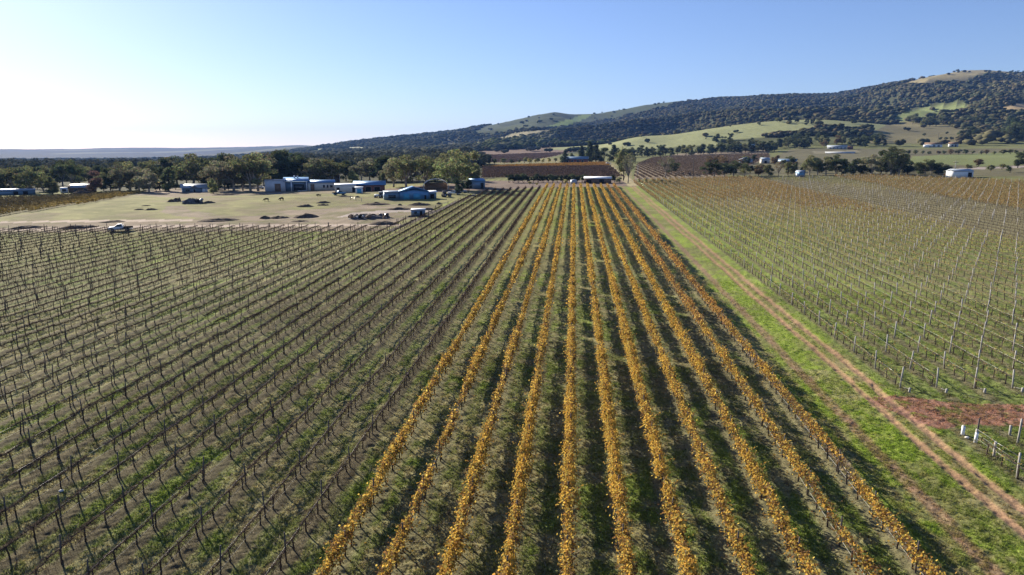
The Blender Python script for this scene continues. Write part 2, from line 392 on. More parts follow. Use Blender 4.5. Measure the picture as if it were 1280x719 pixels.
# ------------------------------------------------------------------ land cover
COVER = [ # polygon (photo px), colour, rmin, rmax, edge jitter px
 ('far',  [(-2000, 240), (60, 240), (330, 236), (430, 233), (600, 226), (620, 222), (620, 186), (560, 160), (440, 170), (-2000, 180)], (.060, .060, .034), 345, 5000, 1),
 ('vin1', [(590, 205), (590, 189), (640, 187), (700, 184), (728, 187), (690, 196), (640, 204)], (.17, .12, .09), 500, 2500, .6),
 ('pale', [(604, 214), (604, 203), (640, 199), (700, 198), (760, 201), (790, 215), (790, 226)], (.20, .18, .09), 350, 900, .6),
 ('road', [(655, 186), (676, 181.5), (726, 177.8), (727, 179.6), (680, 184), (660, 187.5)], (.42, .38, .34), 800, 2500, .2),
 ('spur', [(680, 187), (700, 180), (728, 179), (780, 168), (841, 164), (871, 158), (922, 151), (969, 145), (1024, 143), (1060, 146), (1120, 150), (1150, 158), (1100, 163), (1040, 159), (1000, 166), (963, 170), (912, 175), (894, 181), (810, 186), (740, 189)], (.23, .24, .115), 500, 1420, .8),
 ('g2', [(1115, 152), (1125, 143), (1150, 135), (1190, 130), (1218, 134), (1212, 139), (1180, 142), (1160, 149)], (.16, .185, .075), 800, 2600, .8),
 ('g3', [(1085, 179), (1094, 163), (1110, 155), (1135, 152), (1170, 155), (1208, 158), (1210, 172), (1195, 180)], (.175, .155, .082), 500, 1800, .8),
 ('g4', [(1120, 107), (1150, 98), (1170, 90), (1195, 83), (1258, 84), (1290, 89), (1290, 96), (1270, 93), (1240, 92.5), (1222, 96), (1205, 101), (1190, 104), (1160, 106)], (.235, .20, .105), 2300, 5000, .6),
 ('g7', [(1245, 137), (1268, 130), (1300, 124), (1300, 133), (1270, 141)], (.32, .24, .13), 1000, 2600, .6),
 ('gl', [(590, 166), (600, 160), (626, 152), (666, 140), (693, 134), (719, 135), (737, 137), (762, 130), (794, 128), (826, 124), (852, 118), (890, 118), (870, 124), (835, 133), (800, 142), (760, 150), (730, 155), (700, 160), (650, 163), (620, 168), (600, 169)], (.056, .068, .034), 1600, 5000, .8),  # grass darkened to paint in the shaded hill face
 ('gs', [(678, 161), (700, 153), (726, 144), (742, 142), (735, 147), (712, 156), (692, 164)], (.19, .24, .08), 1600, 5000, .8),  # brighter grass paints in the sunlit stripe at the saddle
 ('g6', [(612, 177), (640, 168), (668, 163), (692, 162), (684, 167), (655, 173), (630, 178)], (.21, .19, .12), 1300, 5000, .8),
 ('g6b', [(412, 190), (440, 184), (470, 184), (460, 188)], (.30, .30, .20), 1000, 5000, .8),
 ('g6c', [(380, 192), (404, 186), (420, 186), (405, 191)], (.35, .42, .20), 1000, 5000, .8),
 ('g6d', [(550, 184), (568, 179), (576, 181), (560, 186)], (.35, .34, .22), 1000, 5000, .4),
 ('v3', [(792, 226), (796, 206), (815, 198), (850, 192), (960, 187.5), (962, 197), (905, 222)], (.23, .185, .13), 380, 1100, .5),
 ('flatr', [(905, 219), (960, 199), (990, 186), (1300, 186), (1500, 186), (1500, 216), (1300, 221)], (.125, .115, .068), 370, 1000, 1),
 ('pav0', [(1016, 189.5), (1070, 187.5), (1076, 190), (1018, 192)], (.20, .18, .12), 400, 1000, .1),
 ('g8', [(1135, 204), (1140, 195), (1280, 190), (1500, 189), (1500, 203), (1300, 205), (1230, 208)], (.15, .17, .07), 400, 1100, .8),
 ('road2', [(1180, 211.5), (1300, 206), (1300, 208.5), (1180, 213.5)], (.30, .26, .23), 300, 1000, .3),
 ('v2', [(603, 222), (604, 209), (757, 204), (779, 222)], (.13, .095, .068), 300, 800, .4),
 ('yard', [(440, 240), (603, 226), (795, 224), (797, 233), (680, 234), (600, 240), (540, 246), (440, 246)], (.19, .145, .115), 250, 420, .8),
 ('side', [(754, 205), (762, 205), (800, 232), (786, 233)], (.34, .29, .17), 250, 900, .4),
 ('pad', [(-600, 296), (-600, 250), (60, 254), (180, 243), (330, 240), (560, 240), (604, 238), (545, 258), (490, 288), (150, 292)], (.225, .215, .095), 120, 420, .8),
 ('farmyard', [(150, 243), (200, 236), (330, 233), (440, 236), (450, 240), (330, 243.5), (220, 247)], (.27, .215, .165), 250, 420, .8),
 ('d1', [(-600, 293), (-600, 279), (120, 278), (200, 274), (300, 270), (360, 268), (420, 270), (500, 273), (495, 279), (478, 288), (250, 289)], (.24, .19, .135), 120, 400, 1.6),
 ('d2', [(330, 272), (350, 263), (400, 262), (420, 257), (470, 255), (540, 259), (535, 264), (500, 276), (420, 278), (360, 277)], (.25, .20, .145), 120, 400, 1.4),
 ('d3', [(200, 265), (208, 258), (228, 257), (240, 264), (260, 266), (288, 271), (270, 273), (220, 270)], (.24, .195, .14), 120, 400, 1),
 ('tr1', [(0, 277), (200, 274.5), (240, 274.5), (240, 276.5), (0, 279)], (.42, .34, .27), 120, 400, .3),
 ('tr2', [(0, 286), (200, 281.5), (500, 280), (500, 282.5), (200, 284.5), (0, 289)], (.42, .34, .27), 120, 400, .4),
 ('tr3', [(420, 272), (440, 266), (500, 262), (550, 263), (545, 266), (500, 265), (445, 270)], (.36, .31, .27), 120, 400, .3),
 ('lvin', [(-600, 280), (-600, 252), (0, 249), (60, 247), (160, 241), (182, 241), (120, 252), (60, 262), (0, 271)], (.17, .15, .075), 120, 420, .4),
 ('blacktrack', [(483, 289), (560, 256), (600, 239), (604, 239.5), (566, 256.5), (492, 289)], (.10, .085, .075), 120, 400, .2),
 ('bareR', [(955, 225), (1010, 226), (1193, 247), (1300, 264), (1600, 320), (1600, 370), (1280, 301), (1193, 284), (1077, 258), (985, 236)], (.185, .165, .09), 120, 420, .5),
 ('redsoil', [(1085, 499), (1130, 497), (1180, 502), (1280, 503), (1700, 512), (1700, 545), (1280, 531), (1215, 531), (1175, 537), (1145, 527), (1110, 512)], (.27, .15, .105), 20, 90, 6),
]

def cover(x, y, z, r):
    """base colour of the land at world points"""
    x = np.asarray(x, float); y = np.asarray(y, float)
    px, py, dd = project(x, y, z)
    n1 = fbm(x, y*.6, 6, 4, 41); n2 = fbm(x, y*.7, 1.0, 4, 43); n3 = fbm(x, y, 60, 3, 45); n4 = fbm(x, y, .5, 3, 47)
    col = np.empty(x.shape+(3,))
    def c(v): return np.array(v)
    def mixc(A, B, t): return A*(1-t[..., None])+B*t[..., None]
    # vineyard floor
    dr = np.abs(((x-ROWX)/ROW+.5) % 1-.5)*ROW          # distance from the row line
    rr = np.abs(((x-RRX)/RROW+.5) % 1-.5)*RROW
    green = c((.178, .205, .062)); dull = c((.185, .184, .085)); litter = c((.225, .203, .098)); bright = c((.195, .235, .052)); red = c((.22, .13, .09))
    floor = mixc(np.broadcast_to(litter, col.shape), np.broadcast_to(dull, col.shape), sstep(.35, .6, n2*.6+n1*.4))
    floor = mixc(floor, np.broadcast_to(green, col.shape), sstep(.46, .68, n2*.45+n1*.55)*sstep(.3, .8, dr))
    floor = mixc(floor, np.broadcast_to(bright, col.shape), .75*sstep(.56, .74, n1*.6+n2*.4)*sstep(.5, .9, dr))
    rowl = 1-sstep(.3, .62, dr+(n2-.5)*.5)
    floor = mixc(floor, np.where((x < -13.5)[..., None], c((.080, .064, .044)), c((.165, .148, .080))), rowl*.8)  # dark strip under bare rows: prunings plus cordon shade in the colour
    # the far-left of the block is barer
    left = sstep(-25, -85, x)
    floor = mixc(floor, np.broadcast_to(c((.150, .138, .085)), col.shape), left*.25)
    farw = sstep(90, 200, r)
    floor = mixc(floor, floor*c((1.22, 1.24, 1.0)), farw)
    col[:] = floor
    # grass headland + track right of the golden rows
    hb = c((.21, .265, .05)); hd = c((.175, .18, .065))
    head = mixc(np.broadcast_to(hd, col.shape), np.broadcast_to(hb, col.shape), sstep(.38, .62, n2*.5+n1*.5))
    head = mixc(head, np.broadcast_to(litter*1.1, col.shape), .7*sstep(.58, .75, fbm(x, y, 3, 4, 61)))
    e = (n2-.5)*.5+(n1-.5)*.5
    m = (x+e > 18.6)
    col = np.where(m[..., None], head, col)
    def strip(x0, wd, cc, s=1.0, soft=.25):
        nonlocal col
        t = (1-sstep(wd-soft, wd+soft, np.abs(x+e*.6-x0)))*s
        col = mixc(col, np.broadcast_to(c(cc), col.shape), t*(.75+.5*(n4-.5)))
    strip(19.1, .55, (.26, .18, .14)); strip(22.4, .5, (.25, .155, .11), 1); strip(20.6, .5, (.16, .10, .075), .5)
    strip(26.9, 1.15, (.20, .14, .085), .5, .45)
    wn = (fbm(y*0, y, 17, 3, 201)-.5)*.7
    strip(26.1+wn, .34, (.34, .20, .125), 1, .14); strip(27.7+wn, .38, (.37, .22, .14), 1, .16)
    # right block
    gr = mixc(np.broadcast_to(c((.165, .195, .06)), col.shape), np.broadcast_to(c((.225, .285, .06)), col.shape), sstep(.35, .65, n1*.5+n2*.5)*(1-sstep(40, 75, x))*sstep(50, 120, y))
    gr = mixc(gr, np.broadcast_to(c((.22, .19, .10)), col.shape), .7*sstep(.45, .7, n2*.6+n3*.4)*sstep(28, 60, x+20*(n1-.5)))
    gr = mixc(gr, np.broadcast_to(c((.165, .135, .09)), col.shape), .7*(1-sstep(.3, .6, rr+(n2-.5)*.5))*sstep(29.2, 30, x))
    gr = mixc(gr, np.broadcast_to(c((.23, .175, .085)), col.shape), .55*sstep(150, 300, y+.5*x)*sstep(30, 60, x))
    rb = sstep(28.7, 29.1, x+e*.5)
    col = mixc(col, gr, rb)
    # near of first rows: same headland look
    # distant land default
    t = sstep(330, 420, r)
    col = mixc(col, np.broadcast_to(c((.14, .145, .06)), col.shape)*(.8+.4*n3[..., None]), t)
    t = sstep(1000, 1200, r)*(x > -700)
    col = mixc(col, np.broadcast_to(c((.05, .055, .028)), col.shape), t.astype(float))
    # far ridge with pale fields
    fr = sstep(4200, 5200, r); fn = fbm(x, y*.4, 420, 3, 77)
    fc = mixc(np.broadcast_to(c((.016, .024, .028)), col.shape), np.broadcast_to(c((.09, .10, .07)), col.shape), sstep(.60, .68, fn))
    col = mixc(col, fc, fr)
    jx = (fbm(x, y, 10, 3, 51)-.5); jx2 = (fbm(x, y, 60, 3, 52)-.5); farj = r > 500
    j = np.where(farj, jx2, jx)
    for name, poly, cc, r0, r1, jit in COVER:
        pm = inpoly(px+j*jit*6, py+j*jit*2.0, poly) & (r >= r0) & (r <= r1) & (dd > 1)
        v = c(cc)*(.82+.36*np.where(farj, n3, n1))[..., None]
        if name in ('pad', 'd1', 'd2', 'd3', 'farmyard'):
            v = mixc(v, np.broadcast_to(c((.185, .15, .095)), col.shape), .75*sstep(.45, .62, fbm(x, y, 16, 5, 81)))
            v = mixc(v, np.broadcast_to(c((.14, .14, .058)), col.shape), .6*sstep(.5, .66, fbm(x, y*1.4, 7, 4, 83)))
        if name == 'redsoil':
            v = mixc(v, col, .75*sstep(.52, .66, n2*.6+n4*.4))
        col = np.where(pm[..., None], v, col)
    return col

# ------------------------------------------------------------------ ground: one sheet to beyond the far ridge
pyl = np.linspace(765, 197, 640)
rr_ = F*CAMH/(pyl-171)
rr_ = np.concatenate([[.5, 4, 9, 14, 18, 22, 25.5, 28.5, 31], rr_[rr_ > 32], np.geomspace(rr_[-1]*1.012, 10500, 190)])
a_f = np.linspace(-math.radians(43), math.radians(43), 900)
a_s = np.radians(np.concatenate([np.linspace(43.3, 70, 70), np.linspace(73, 180, 30)]))
aa = np.concatenate([-a_s[::-1], a_f, a_s])
RR, AA = np.meshgrid(rr_, aa, indexing='ij')
dx = np.sin(AA); dy = np.cos(AA)
GX = RR*(dx*cR[0]+dy*cH[0]); GY = RR*(dx*cR[1]+dy*cH[1])
GZ = height(GX, GY)
dr = np.abs(((GX-ROWX)/ROW+.5) % 1-.5)*ROW
inblock = (GX < 18.6)
GZ = GZ + np.where(inblock, .10*np.exp(-(dr/.5)**2), 0)*(1-sstep(120, 300, RR))
for rx in (26.1, 27.7): GZ -= .07*np.exp(-((GX-rx-(fbm(GY*0, GY, 17, 3, 201)-.5)*.7)/.28)**2)*(1-sstep(120, 300, RR))
GC = cover(GX, GY, height(GX, GY, False), RR)
nr, na = RR.shape
i = np.arange(nr-1)[:, None]*na; j = np.arange(na-1)[None, :]
Q = np.stack([i+j, i+na+j, i+na+j+1, i+j+1], -1).reshape(-1, 4)
me = make_mesh('ground', np.stack([GX, GY, GZ], -1).reshape(-1, 3), [Q], GC.reshape(-1, 3), M['ground'], True)
ground = link('ground', me); tag(ground, kind='structure')
_meshes_after_ground = True

# ------------------------------------------------------------------ haze
HZ = Buf().box(-11500, 11500, -11500, 11500, -22, 455)
m, nt, out = mat_new('haze_air'); pv = nt.nodes.new('ShaderNodeVolumePrincipled')
pv.inputs['Color'].default_value = (.20, .42, 1, 1); pv.inputs['Density'].default_value = 4.6e-5; pv.inputs['Anisotropy'].default_value = 0
nt.links.new(pv.outputs[0], out.inputs['Volume'])
hz = HZ.obj('haze', m); tag(hz, kind='stuff')

# ------------------------------------------------------------------ grapevines
def wob(p0, p1, n, amp, rng):
    t = np.linspace(0, 1, n)[:, None]; P = np.array(p0)*(1-t)+np.array(p1)*t
    P[1:-1] += rng.normal(size=(n-2, 3))*amp; return P
def vine_trunk(rng, k=6, h=.92, rad=.042, lod=0):
    b = Buf(); top = (rng.normal()*.04, rng.normal()*.06, h)
    b.tube(wob((0, 0, -.08), top, 6 if lod == 0 else 3, .010, rng), np.linspace(rad*1.3, rad*.85, 6 if lod == 0 else 3), k, (1, 1, 1)); return b
def vine_cordon(rng, h=.92, L=.92, k=5, rad=.040, lod=0):
    b = Buf()
    for s in (-1, 1):
        b.tube(wob((0, 0, h-.03), (rng.normal()*.02, s*L, h+.02), 6 if lod == 0 else 3, .014, rng), np.linspace(rad, rad*.7, 6 if lod == 0 else 3), k, (1, 1, 1)); 
    return b
def vine_canes(rng, n, length, rad, up=.7, h=.92, L=.95, k=3, seg=4, droop=.3):
    b = Buf()
    for q in range(n):
        y = rng.uniform(-L, L); d = np.array([rng.normal()*.45, rng.normal()*.35, up+rng.normal()*.45]); d /= np.linalg.norm(d)
        l = length*rng.uniform(.4, 1.2); t = np.linspace(0, 1, seg)[:, None]
        P = np.array((rng.normal()*.02, y, h))+d*l*t; P[:, 2] -= droop*l*t[:, 0]**2; P[1:] += rng.normal(size=(seg-1, 3))*.02
        b.tube(P, np.linspace(rad, rad*.5, seg), k, np.full(3, rng.uniform(.6, 1.3)), False)
    b.tube([(0, -L-.05, h), (0, 0, h), (0, L+.05, h)], rad*1.6, 3)
    return b
GOLD = np.array([(.58, .375, .075), (.48, .27, .055), (.60, .44, .10), (.24, .125, .045), (.22, .19, .065), (.15, .095, .05)])
RUST = np.array([(.30, .17, .06), (.25, .14, .06), (.32, .23, .09), (.22, .19, .08), (.30, .26, .12)])
def gold_leaves(rng, n, size, pal=GOLD, probs=(.32, .27, .17, .10, .06, .08), L=.98, wd=.2, z0=.92, z1=1.62, gap=.35):
    b = Buf()
    nc = 16; cy = rng.uniform(-L, L, nc); cz = rng.uniform(z0, z1, nc)
    pick = rng.integers(0, nc, n)
    y = np.where(rng.random(n) < .55, cy[pick]+rng.normal(size=n)*.16, rng.uniform(-L, L, n))
    z = np.where(rng.random(n) < .55, cz[pick]+rng.normal(size=n)*.12, rng.uniform(z0, z1, n))
    wz = wd*(1-.35*np.clip((z-z0)/(z1-z0), 0, 1))
    x = rng.normal(size=n)*wz
    z = z-.25*np.abs(x)
    P = np.stack([x, y, z], -1)
    col = pal[rng.choice(len(pal), n, p=np.array(probs)/sum(probs))]*rng.uniform(.75, 1.2, (n, 1))
    b.leaves(P, size, col, np.stack([x*2, x*0, np.full(n, .35)], -1), rng, .8)
    for q in range(5):
        m = max(3, n//55); t = np.linspace(.2, 1, m)[:, None]; d = np.array((rng.normal()*.45, rng.normal()*.35, rng.uniform(.1, .75))); o_ = np.array((rng.normal()*.1, rng.uniform(-L, L), rng.uniform(z0+.2, z1-.1)))
        b.leaves(o_+d*t*.75+rng.normal(size=(m, 3))*.03, size*.9, pal[rng.choice(len(pal), m)]*rng.uniform(.8, 1.2, (m, 1)), None, rng)
    return b
NV = 6
def variants(fn, n=NV, s0=0): return [fn(np.random.default_rng(s0+i)) for i in range(n)]
V_trunk = variants(lambda r: vine_trunk(r), s0=100); V_cord = variants(lambda r: vine_cordon(r), s0=200)
V_tangle = variants(lambda r: vine_canes(r, 120, .60, .010, .3, droop=.9), s0=300)       # long unpruned canes
V_short = variants(lambda r: vine_canes(r, 75, .48, .011, .5, droop=.7), s0=400)
V_gcane = variants(lambda r: vine_canes(r, 30, .6, .006, 1.0, droop=.2), s0=500)
def gold_var(i, big=1.0, n0=760, size=.12, **k):
    q = i/9.0; r = np.random.default_rng(600+i); pr = np.array((.10+.25*q, .15+.12*q, .06+.14*q, .18-.06*q, .12, .30-.18*q))
    return gold_leaves(r, int(n0*(.22+.78*q)), size, GOLD, pr, .98, .19+.09*q, .90, 1.5+.16*q)
V_gold = [gold_var(i) for i in range(10)]
V_rcane = variants(lambda r: vine_canes(r, 26, .75, .008, .35, droop=.9), s0=700)
V_rleaf = variants(lambda r: gold_leaves(r, 12, .12, np.array([(.30, .28, .10), (.36, .27, .09), (.28, .18, .07)]), (.4, .4, .2), .95, .2, .7, 1.3), s0=800)
def meshes(vs, name, mat, smooth=False): return [v.mesh(name, M[mat], smooth) for v in vs]
M_trunk = meshes(V_trunk, 'trunk', 'bark', True); M_cord = meshes(V_cord, 'cordon', 'bark', True)
M_tangle = meshes(V_tangle, 'canes', 'cane'); M_short = meshes(V_short, 'canes', 'cane')
M_gcane = meshes(V_gcane, 'canes', 'cane'); M_gold = meshes(V_gold, 'foliage', 'golden')
M_rcane = meshes(V_rcane, 'canes', 'palecane'); M_rleaf = meshes(V_rleaf, 'foliage', 'golden')
# thinner far versions (merged bare wood: bark colour in Col)
WB = np.array((.055, .042, .035)); WC = np.array((.105, .070, .052)); WP = np.array((.24, .195, .13))
def far_vine(rng, ncane, clen, crad, ccol, up, droop, leaf=0, lsize=.3, pal=GOLD, probs=(.32, .27, .17, .10, .06, .08), k=3, z1=1.62):
    b = Buf()
    def put(o, colm):
        V, Q, T, Cc = o.arr()
        n0 = b.n
        b.V.append(V); b.C.append(Cc*colm); b.n += len(V)
        if len(Q): b.Q.append(Q+n0)
        if len(T): b.T.append(T+n0)
    put(vine_trunk(rng, 3, .92, .045, 1), WB); put(vine_cordon(rng, k=3, rad=.042, lod=1), WB)
    if ncane: put(vine_canes(rng, ncane, clen, crad, up, seg=3, droop=droop), ccol)
    return b
def far_gold(rng, n, size, **k): return gold_leaves(rng, n, size, **k)
P6 = (.32, .27, .17, .10, .06, .08)

LEFT = [(-600, 900), (-600, 296), (0, 289), (150, 287.5), (300, 286), (483, 286), (562, 257), (606, 239), (684, 234.3), (720, 236), (720, 900)]
RIGHT = [(780, 231), (800, 226), (950, 222), (1100, 221), (1280, 228), (1600, 238), (1700, 496), (1280, 489), (1130, 487), (1085, 487), (700, 480)]
NEARR = [(1180, 553), (1700, 558), (1700, 900), (1180, 900)]
def grid_rows(x0, dx_, k0, k1, y0, y1, step, seed):
    rng = np.random.default_rng(seed); K = np.arange(k0, k1)
    ys = np.arange(y0, y1, step); X, Y = np.meshgrid(x0+K*dx_, ys, indexing='ij')
    off = rng.uniform(0, step, len(K))[:, None]
    Kk = np.repeat(K[:, None], len(ys), 1)
    return X.ravel(), (Y+off).ravel(), Kk.ravel()
STEP = 1.8
def in_frame(x, y, z, mg=12, top=0.0):
    a, b, d = project(x, y, z); c2 = project(x, y, np.asarray(z)+1.3)
    return (a > -mg) & (a < 1280+mg) & (b > 0) & (c2[1] < 719+mg*.3) & (d > 5)

def gather(x, y, keep):
    x = x[keep]; y = y[keep]; return x, y, height(x, y)

# -- positions
bx_, by_, bk_ = grid_rows(ROWX, ROW, -62, 0, 8, 330, STEP, 1)
bz_ = height(bx_, by_); p_ = project(bx_, by_, height(bx_, by_, False))
kb = inpoly(p_[0], p_[1], LEFT) & (p_[0] > -60) & (RNG.random(len(bx_)) > .03)
BV = [a[kb] for a in (bx_, by_, bz_, bk_)]
gx_, gy_, gk_ = grid_rows(ROWX, ROW, 0, 11, 10, 318, STEP, 2); gz_ = height(gx_, gy_)
kg = RNG.random(len(gx_)) > .012
GV = [a[kg] for a in (gx_, gy_, gz_, gk_)]
rx_, ry_, rk_ = grid_rows(RRX, RROW, 0, 100, 20, 390, STEP, 3); rz_ = height(rx_, ry_); p_ = project(rx_, ry_, height(rx_, ry_, False))
kr = (inpoly(p_[0], p_[1], RIGHT) | inpoly(p_[0], p_[1], NEARR)) & (p_[0] < 1340) & (rx_ > 29) & (RNG.random(len(rx_)) > .06)
RV = [a[kr] for a in (rx_, ry_, rz_, rk_)]

def split(PV, n):
    x, y, z, k = PV; d = np.hypot(x, y); vis = in_frame(x, y, z, 4)
    order = np.argsort(np.where(vis, d, 1e9)); near = order[:n]; near = near[vis[near]]
    m = np.ones(len(x), bool); m[near] = False
    return near, np.nonzero(m)[0]
def rank(PV, near):
    """for every near item, its place along its row counted from the camera"""
    out = {}; x, y, z, k = PV
    for kk in set(k[near]):
        ids = [i for i in near if k[i] == kk]; ids.sort(key=lambda i: y[i])
        for n, i in enumerate(ids): out[i] = n+1
    return out
def gold_idx(k, y, rnd):
    q = .50+.95*(fbm(np.asarray(k)*7.3, np.asarray(y, float), 9, 3, 131)-.5)*2+.10*(np.asarray(k)-1.5).clip(-2, 2)+(np.asarray(rnd)-.5)*.5-.3*(np.asarray(k) >= 9)
    return np.clip(q*9.99, 0, 9.4).astype(int)
def build_vines(PV, n, name, cat, group, labelfn, parts):
    near, rest = split(PV, n); rk = rank(PV, near); x, y, z, k = PV
    for i in near:
        o = empty(name, (x[i], y[i], z[i]), 0, labelfn(int(k[i]), rk[i]), cat, group)
        o.rotation_euler = (random.gauss(0, .02), random.gauss(0, .02), math.pi*random.randint(0, 1)+random.gauss(0, .03))
        s = random.uniform(.93, 1.08); o.scale = (s, s, s)
        for nm, ms in parts(int(k[i]), y[i]):
            c = link(nm, random.choice(ms), o)
            if nm == 'foliage': c.scale = (random.uniform(.8, 1.25), 1, random.uniform(.9, 1.1))
    return near, rest
def lab_b(k, n): return f"bare grapevine, {ordn(n)} from the near edge, in {ordn(-k)} bare row left of golden rows"
def lab_g(k, n): return f"golden-leaved grapevine, {ordn(n)} from the near edge, in {ordn(k+1)} golden row from left"
def lab_r(k, n): return f"sparse trellised grapevine, {ordn(n)} from near end, {ordn(k+1)} row right of dirt track"
b_near, b_rest = build_vines(BV, 300, 'bare_grapevine', 'grapevine', 'leafless grapevines left of the golden rows', lab_b,
    lambda k, y: [('trunk', M_trunk), ('cordon', M_cord), ('canes', M_tangle if k >= -9 else M_short)])
g_near, g_rest = build_vines(GV, 300, 'golden_grapevine', 'grapevine', 'golden-leaved grapevines in the central rows', lab_g,
    lambda k, y: [('trunk', M_trunk), ('cordon', M_cord), ('canes', M_gcane)]+([('foliage', [M_gold[int(gold_idx(np.array(k), np.array(y), random.random()))]])] if random.random() > .03 else []))
r_near, r_rest = build_vines(RV, 300, 'sparse_grapevine', 'grapevine', 'sparse grapevines right of the dirt track', lab_r,
    lambda k, y: [('trunk', M_trunk), ('cordon', M_cord), ('canes', M_rcane), ('foliage', M_rleaf)])

def arrs(vs): return [v.arr() for v in vs]
def stuff_obj(name, parts, mat, label):
    Vs, Qs, Ts, Cs = [], [], [], []; n = 0
    for V, Q, T, Cc in parts:
        Vs.append(V); Cs.append(Cc); Qs.append(Q+n); Ts.append(T+n); n += len(V)
    me = make_mesh(name, np.concatenate(Vs), [np.concatenate(Qs), np.concatenate(Ts)], np.concatenate(Cs), mat)
    o = link(name, me); return tag(o, label, None, None, 'stuff')
def sc_at(vs, PV, idx, seed, smin=.93, smax=1.08):
    rng = np.random.default_rng(seed); n = len(idx); x, y, z, k = PV
    pos = np.stack([x[idx], y[idx], z[idx]], -1)
    return scatter(vs, rng.integers(0, len(vs), n), pos, rng.integers(0, 2, n)*math.pi+rng.normal(size=n)*.03, rng.uniform(smin, smax, n), tint=np.repeat(rng.uniform(.8, 1.15, (n, 1)), 3, 1))
woodmat = leafmat('vine_wood', .0, 0, 1)
def dist(PV, idx): return np.hypot(PV[0][idx], PV[1][idx])
# bare left rows, the rest
d = dist(BV, b_rest); tang = BV[3][b_rest] >= -9
fv_t1 = arrs(variants(lambda r: far_vine(r, 85, .60, .015, WC, .35, .8), 6, 1000)); fv_s1 = arrs(variants(lambda r: far_vine(r, 62, .5, .015, WC*.8, .6, .6), 6, 1010))
fv_t2 = arrs(variants(lambda r: far_vine(r, 44, .62, .027, WC, .35, .8), 6, 1020)); fv_s2 = arrs(variants(lambda r: far_vine(r, 34, .55, .026, WC*.8, .5, .6), 6, 1030))
P = []
for cond, vs in ((tang & (d < 110), fv_t1), (~tang & (d < 110), fv_s1), (tang & (d >= 110), fv_t2), (~tang & (d >= 110), fv_s2)):
    if cond.any(): P.append(sc_at(vs, BV, b_rest[cond], 5))
stuff_obj('distant_bare_vines', P, woodmat, 'leafless brown grapevines filling the left block towards the paddock')
# golden rows, the rest
d = dist(GV, g_rest)
P = []; PL = []
for cond, nl, sz, seed in ((d < 115, 240, .17, 20), ((d >= 115) & (d < 190), 130, .24, 30), (d >= 190, 80, .33, 40)):
    if cond.any():
        P.append(sc_at(arrs(variants(lambda r: far_vine(r, 8, .5, .012, WC, 1, .2), 5, 1100+seed)), GV, g_rest[cond], seed))
        ii = g_rest[cond]; PL.append(scatter(arrs([gold_var(i, 1, int(nl*1.25), sz) for i in range(10)]), gold_idx(GV[3][ii], GV[1][ii], RNG.random(len(ii))), np.stack([GV[0][ii], GV[1][ii], GV[2][ii]], -1), RNG.integers(0, 2, len(ii))*math.pi, RNG.uniform(.93, 1.08, len(ii)), tint=np.where((GV[3][ii] >= 9)[:, None], (.85, .80, 1.1), (1, 1, 1))*RNG.uniform(.85, 1.12, (len(ii), 1))))
stuff_obj('distant_golden_vines', PL, M['golden'], 'golden vine foliage of the central rows running to the sheds')
stuff_obj('distant_golden_vine_wood', P, woodmat, 'dark vine trunks under the distant golden foliage')
# right block, the rest
x, y, z, k = RV; X = x[r_rest]; Y = y[r_rest]; d = dist(RV, r_rest)
bare = (X > 96) & (X < 138); nn = fbm(X, Y, 30, 3, 91)
rust = ~bare & ((X > 138) | (sstep(150, 330, Y+.3*X)*1.15 > nn*1.2+RNG.random(len(X))*.35))
P = [sc_at(arrs(variants(lambda r: far_vine(r, 22, .85, .013, WP, .3, .9), 6, 1300)), RV, r_rest[~bare & (d < 130)], 50),
     sc_at(arrs(variants(lambda r: far_vine(r, 8, .7, .016, WP, .4, .8), 6, 1310)), RV, r_rest[~bare & (d >= 130)], 51),
     sc_at(arrs(variants(lambda r: far_vine(r, 14, .5, .02, WP*.7, .5, .4), 6, 1320)), RV, r_rest[bare], 52)]
stuff_obj('distant_sparse_vines', P, woodmat, 'sparse and bare grapevines filling the right block')
PL = [sc_at(arrs(variants(lambda r: gold_leaves(r, 24, .24, RUST, (.2, .2, .25, .2, .15), wd=.22, z0=.6, z1=1.5), 8, 1400)), RV, r_rest[rust], 53),
      sc_at(arrs(variants(lambda r: gold_leaves(r, 4, .18, np.array([(.36, .34, .10), (.42, .36, .12), (.34, .22, .08)]), (.4, .4, .2), wd=.22, z0=.6, z1=1.4), 8, 1410)), RV, r_rest[~rust & ~bare], 54)]
stuff_obj('distant_rusty_leaves', PL, M['golden'], 'thin rust and yellow vine leaves over the far right block')

# ------------------------------------------------------------------ posts and wires
def post_buf(h=1.75, rad=.05, k=7, seed=0):
    b = Buf(); rng = np.random.default_rng(seed)
    b.tube([(0, 0, -.3), (0, 0, h*.5), (rng.normal()*.02, rng.normal()*.02, h)], [rad*1.05, rad, rad*.95], k, np.full(3, rng.uniform(.8, 1.15))); return b
V_post = [post_buf(1.8, .045, 7, i) for i in range(3)]; V_gpost = [post_buf(1.85, .07, 8, 10+i) for i in range(3)]
M_post = meshes(V_post, 'trellis_post', 'post'); M_gpost = meshes(V_gpost, 'trellis_post', 'greypost')
def posts_for(x0, dx_, k0, k1, y1, step, seed, fn):
    x, y, k = grid_rows(x0, dx_, k0, k1, 8, y1, step, seed); z = height(x, y); p = project(x, y, height(x, y, False)); m = fn(x, y, p) & in_frame(x, y, z, 40)
    return [a[m] for a in (x, y, z, k)]
PL_ = posts_for(ROWX, ROW, -62, 0, 330, 5.4, 61, lambda x, y, p: inpoly(p[0], p[1], LEFT))
PG_ = posts_for(ROWX, ROW, 0, 11, 320, 5.4, 62, lambda x, y, p: p[0] > -999)
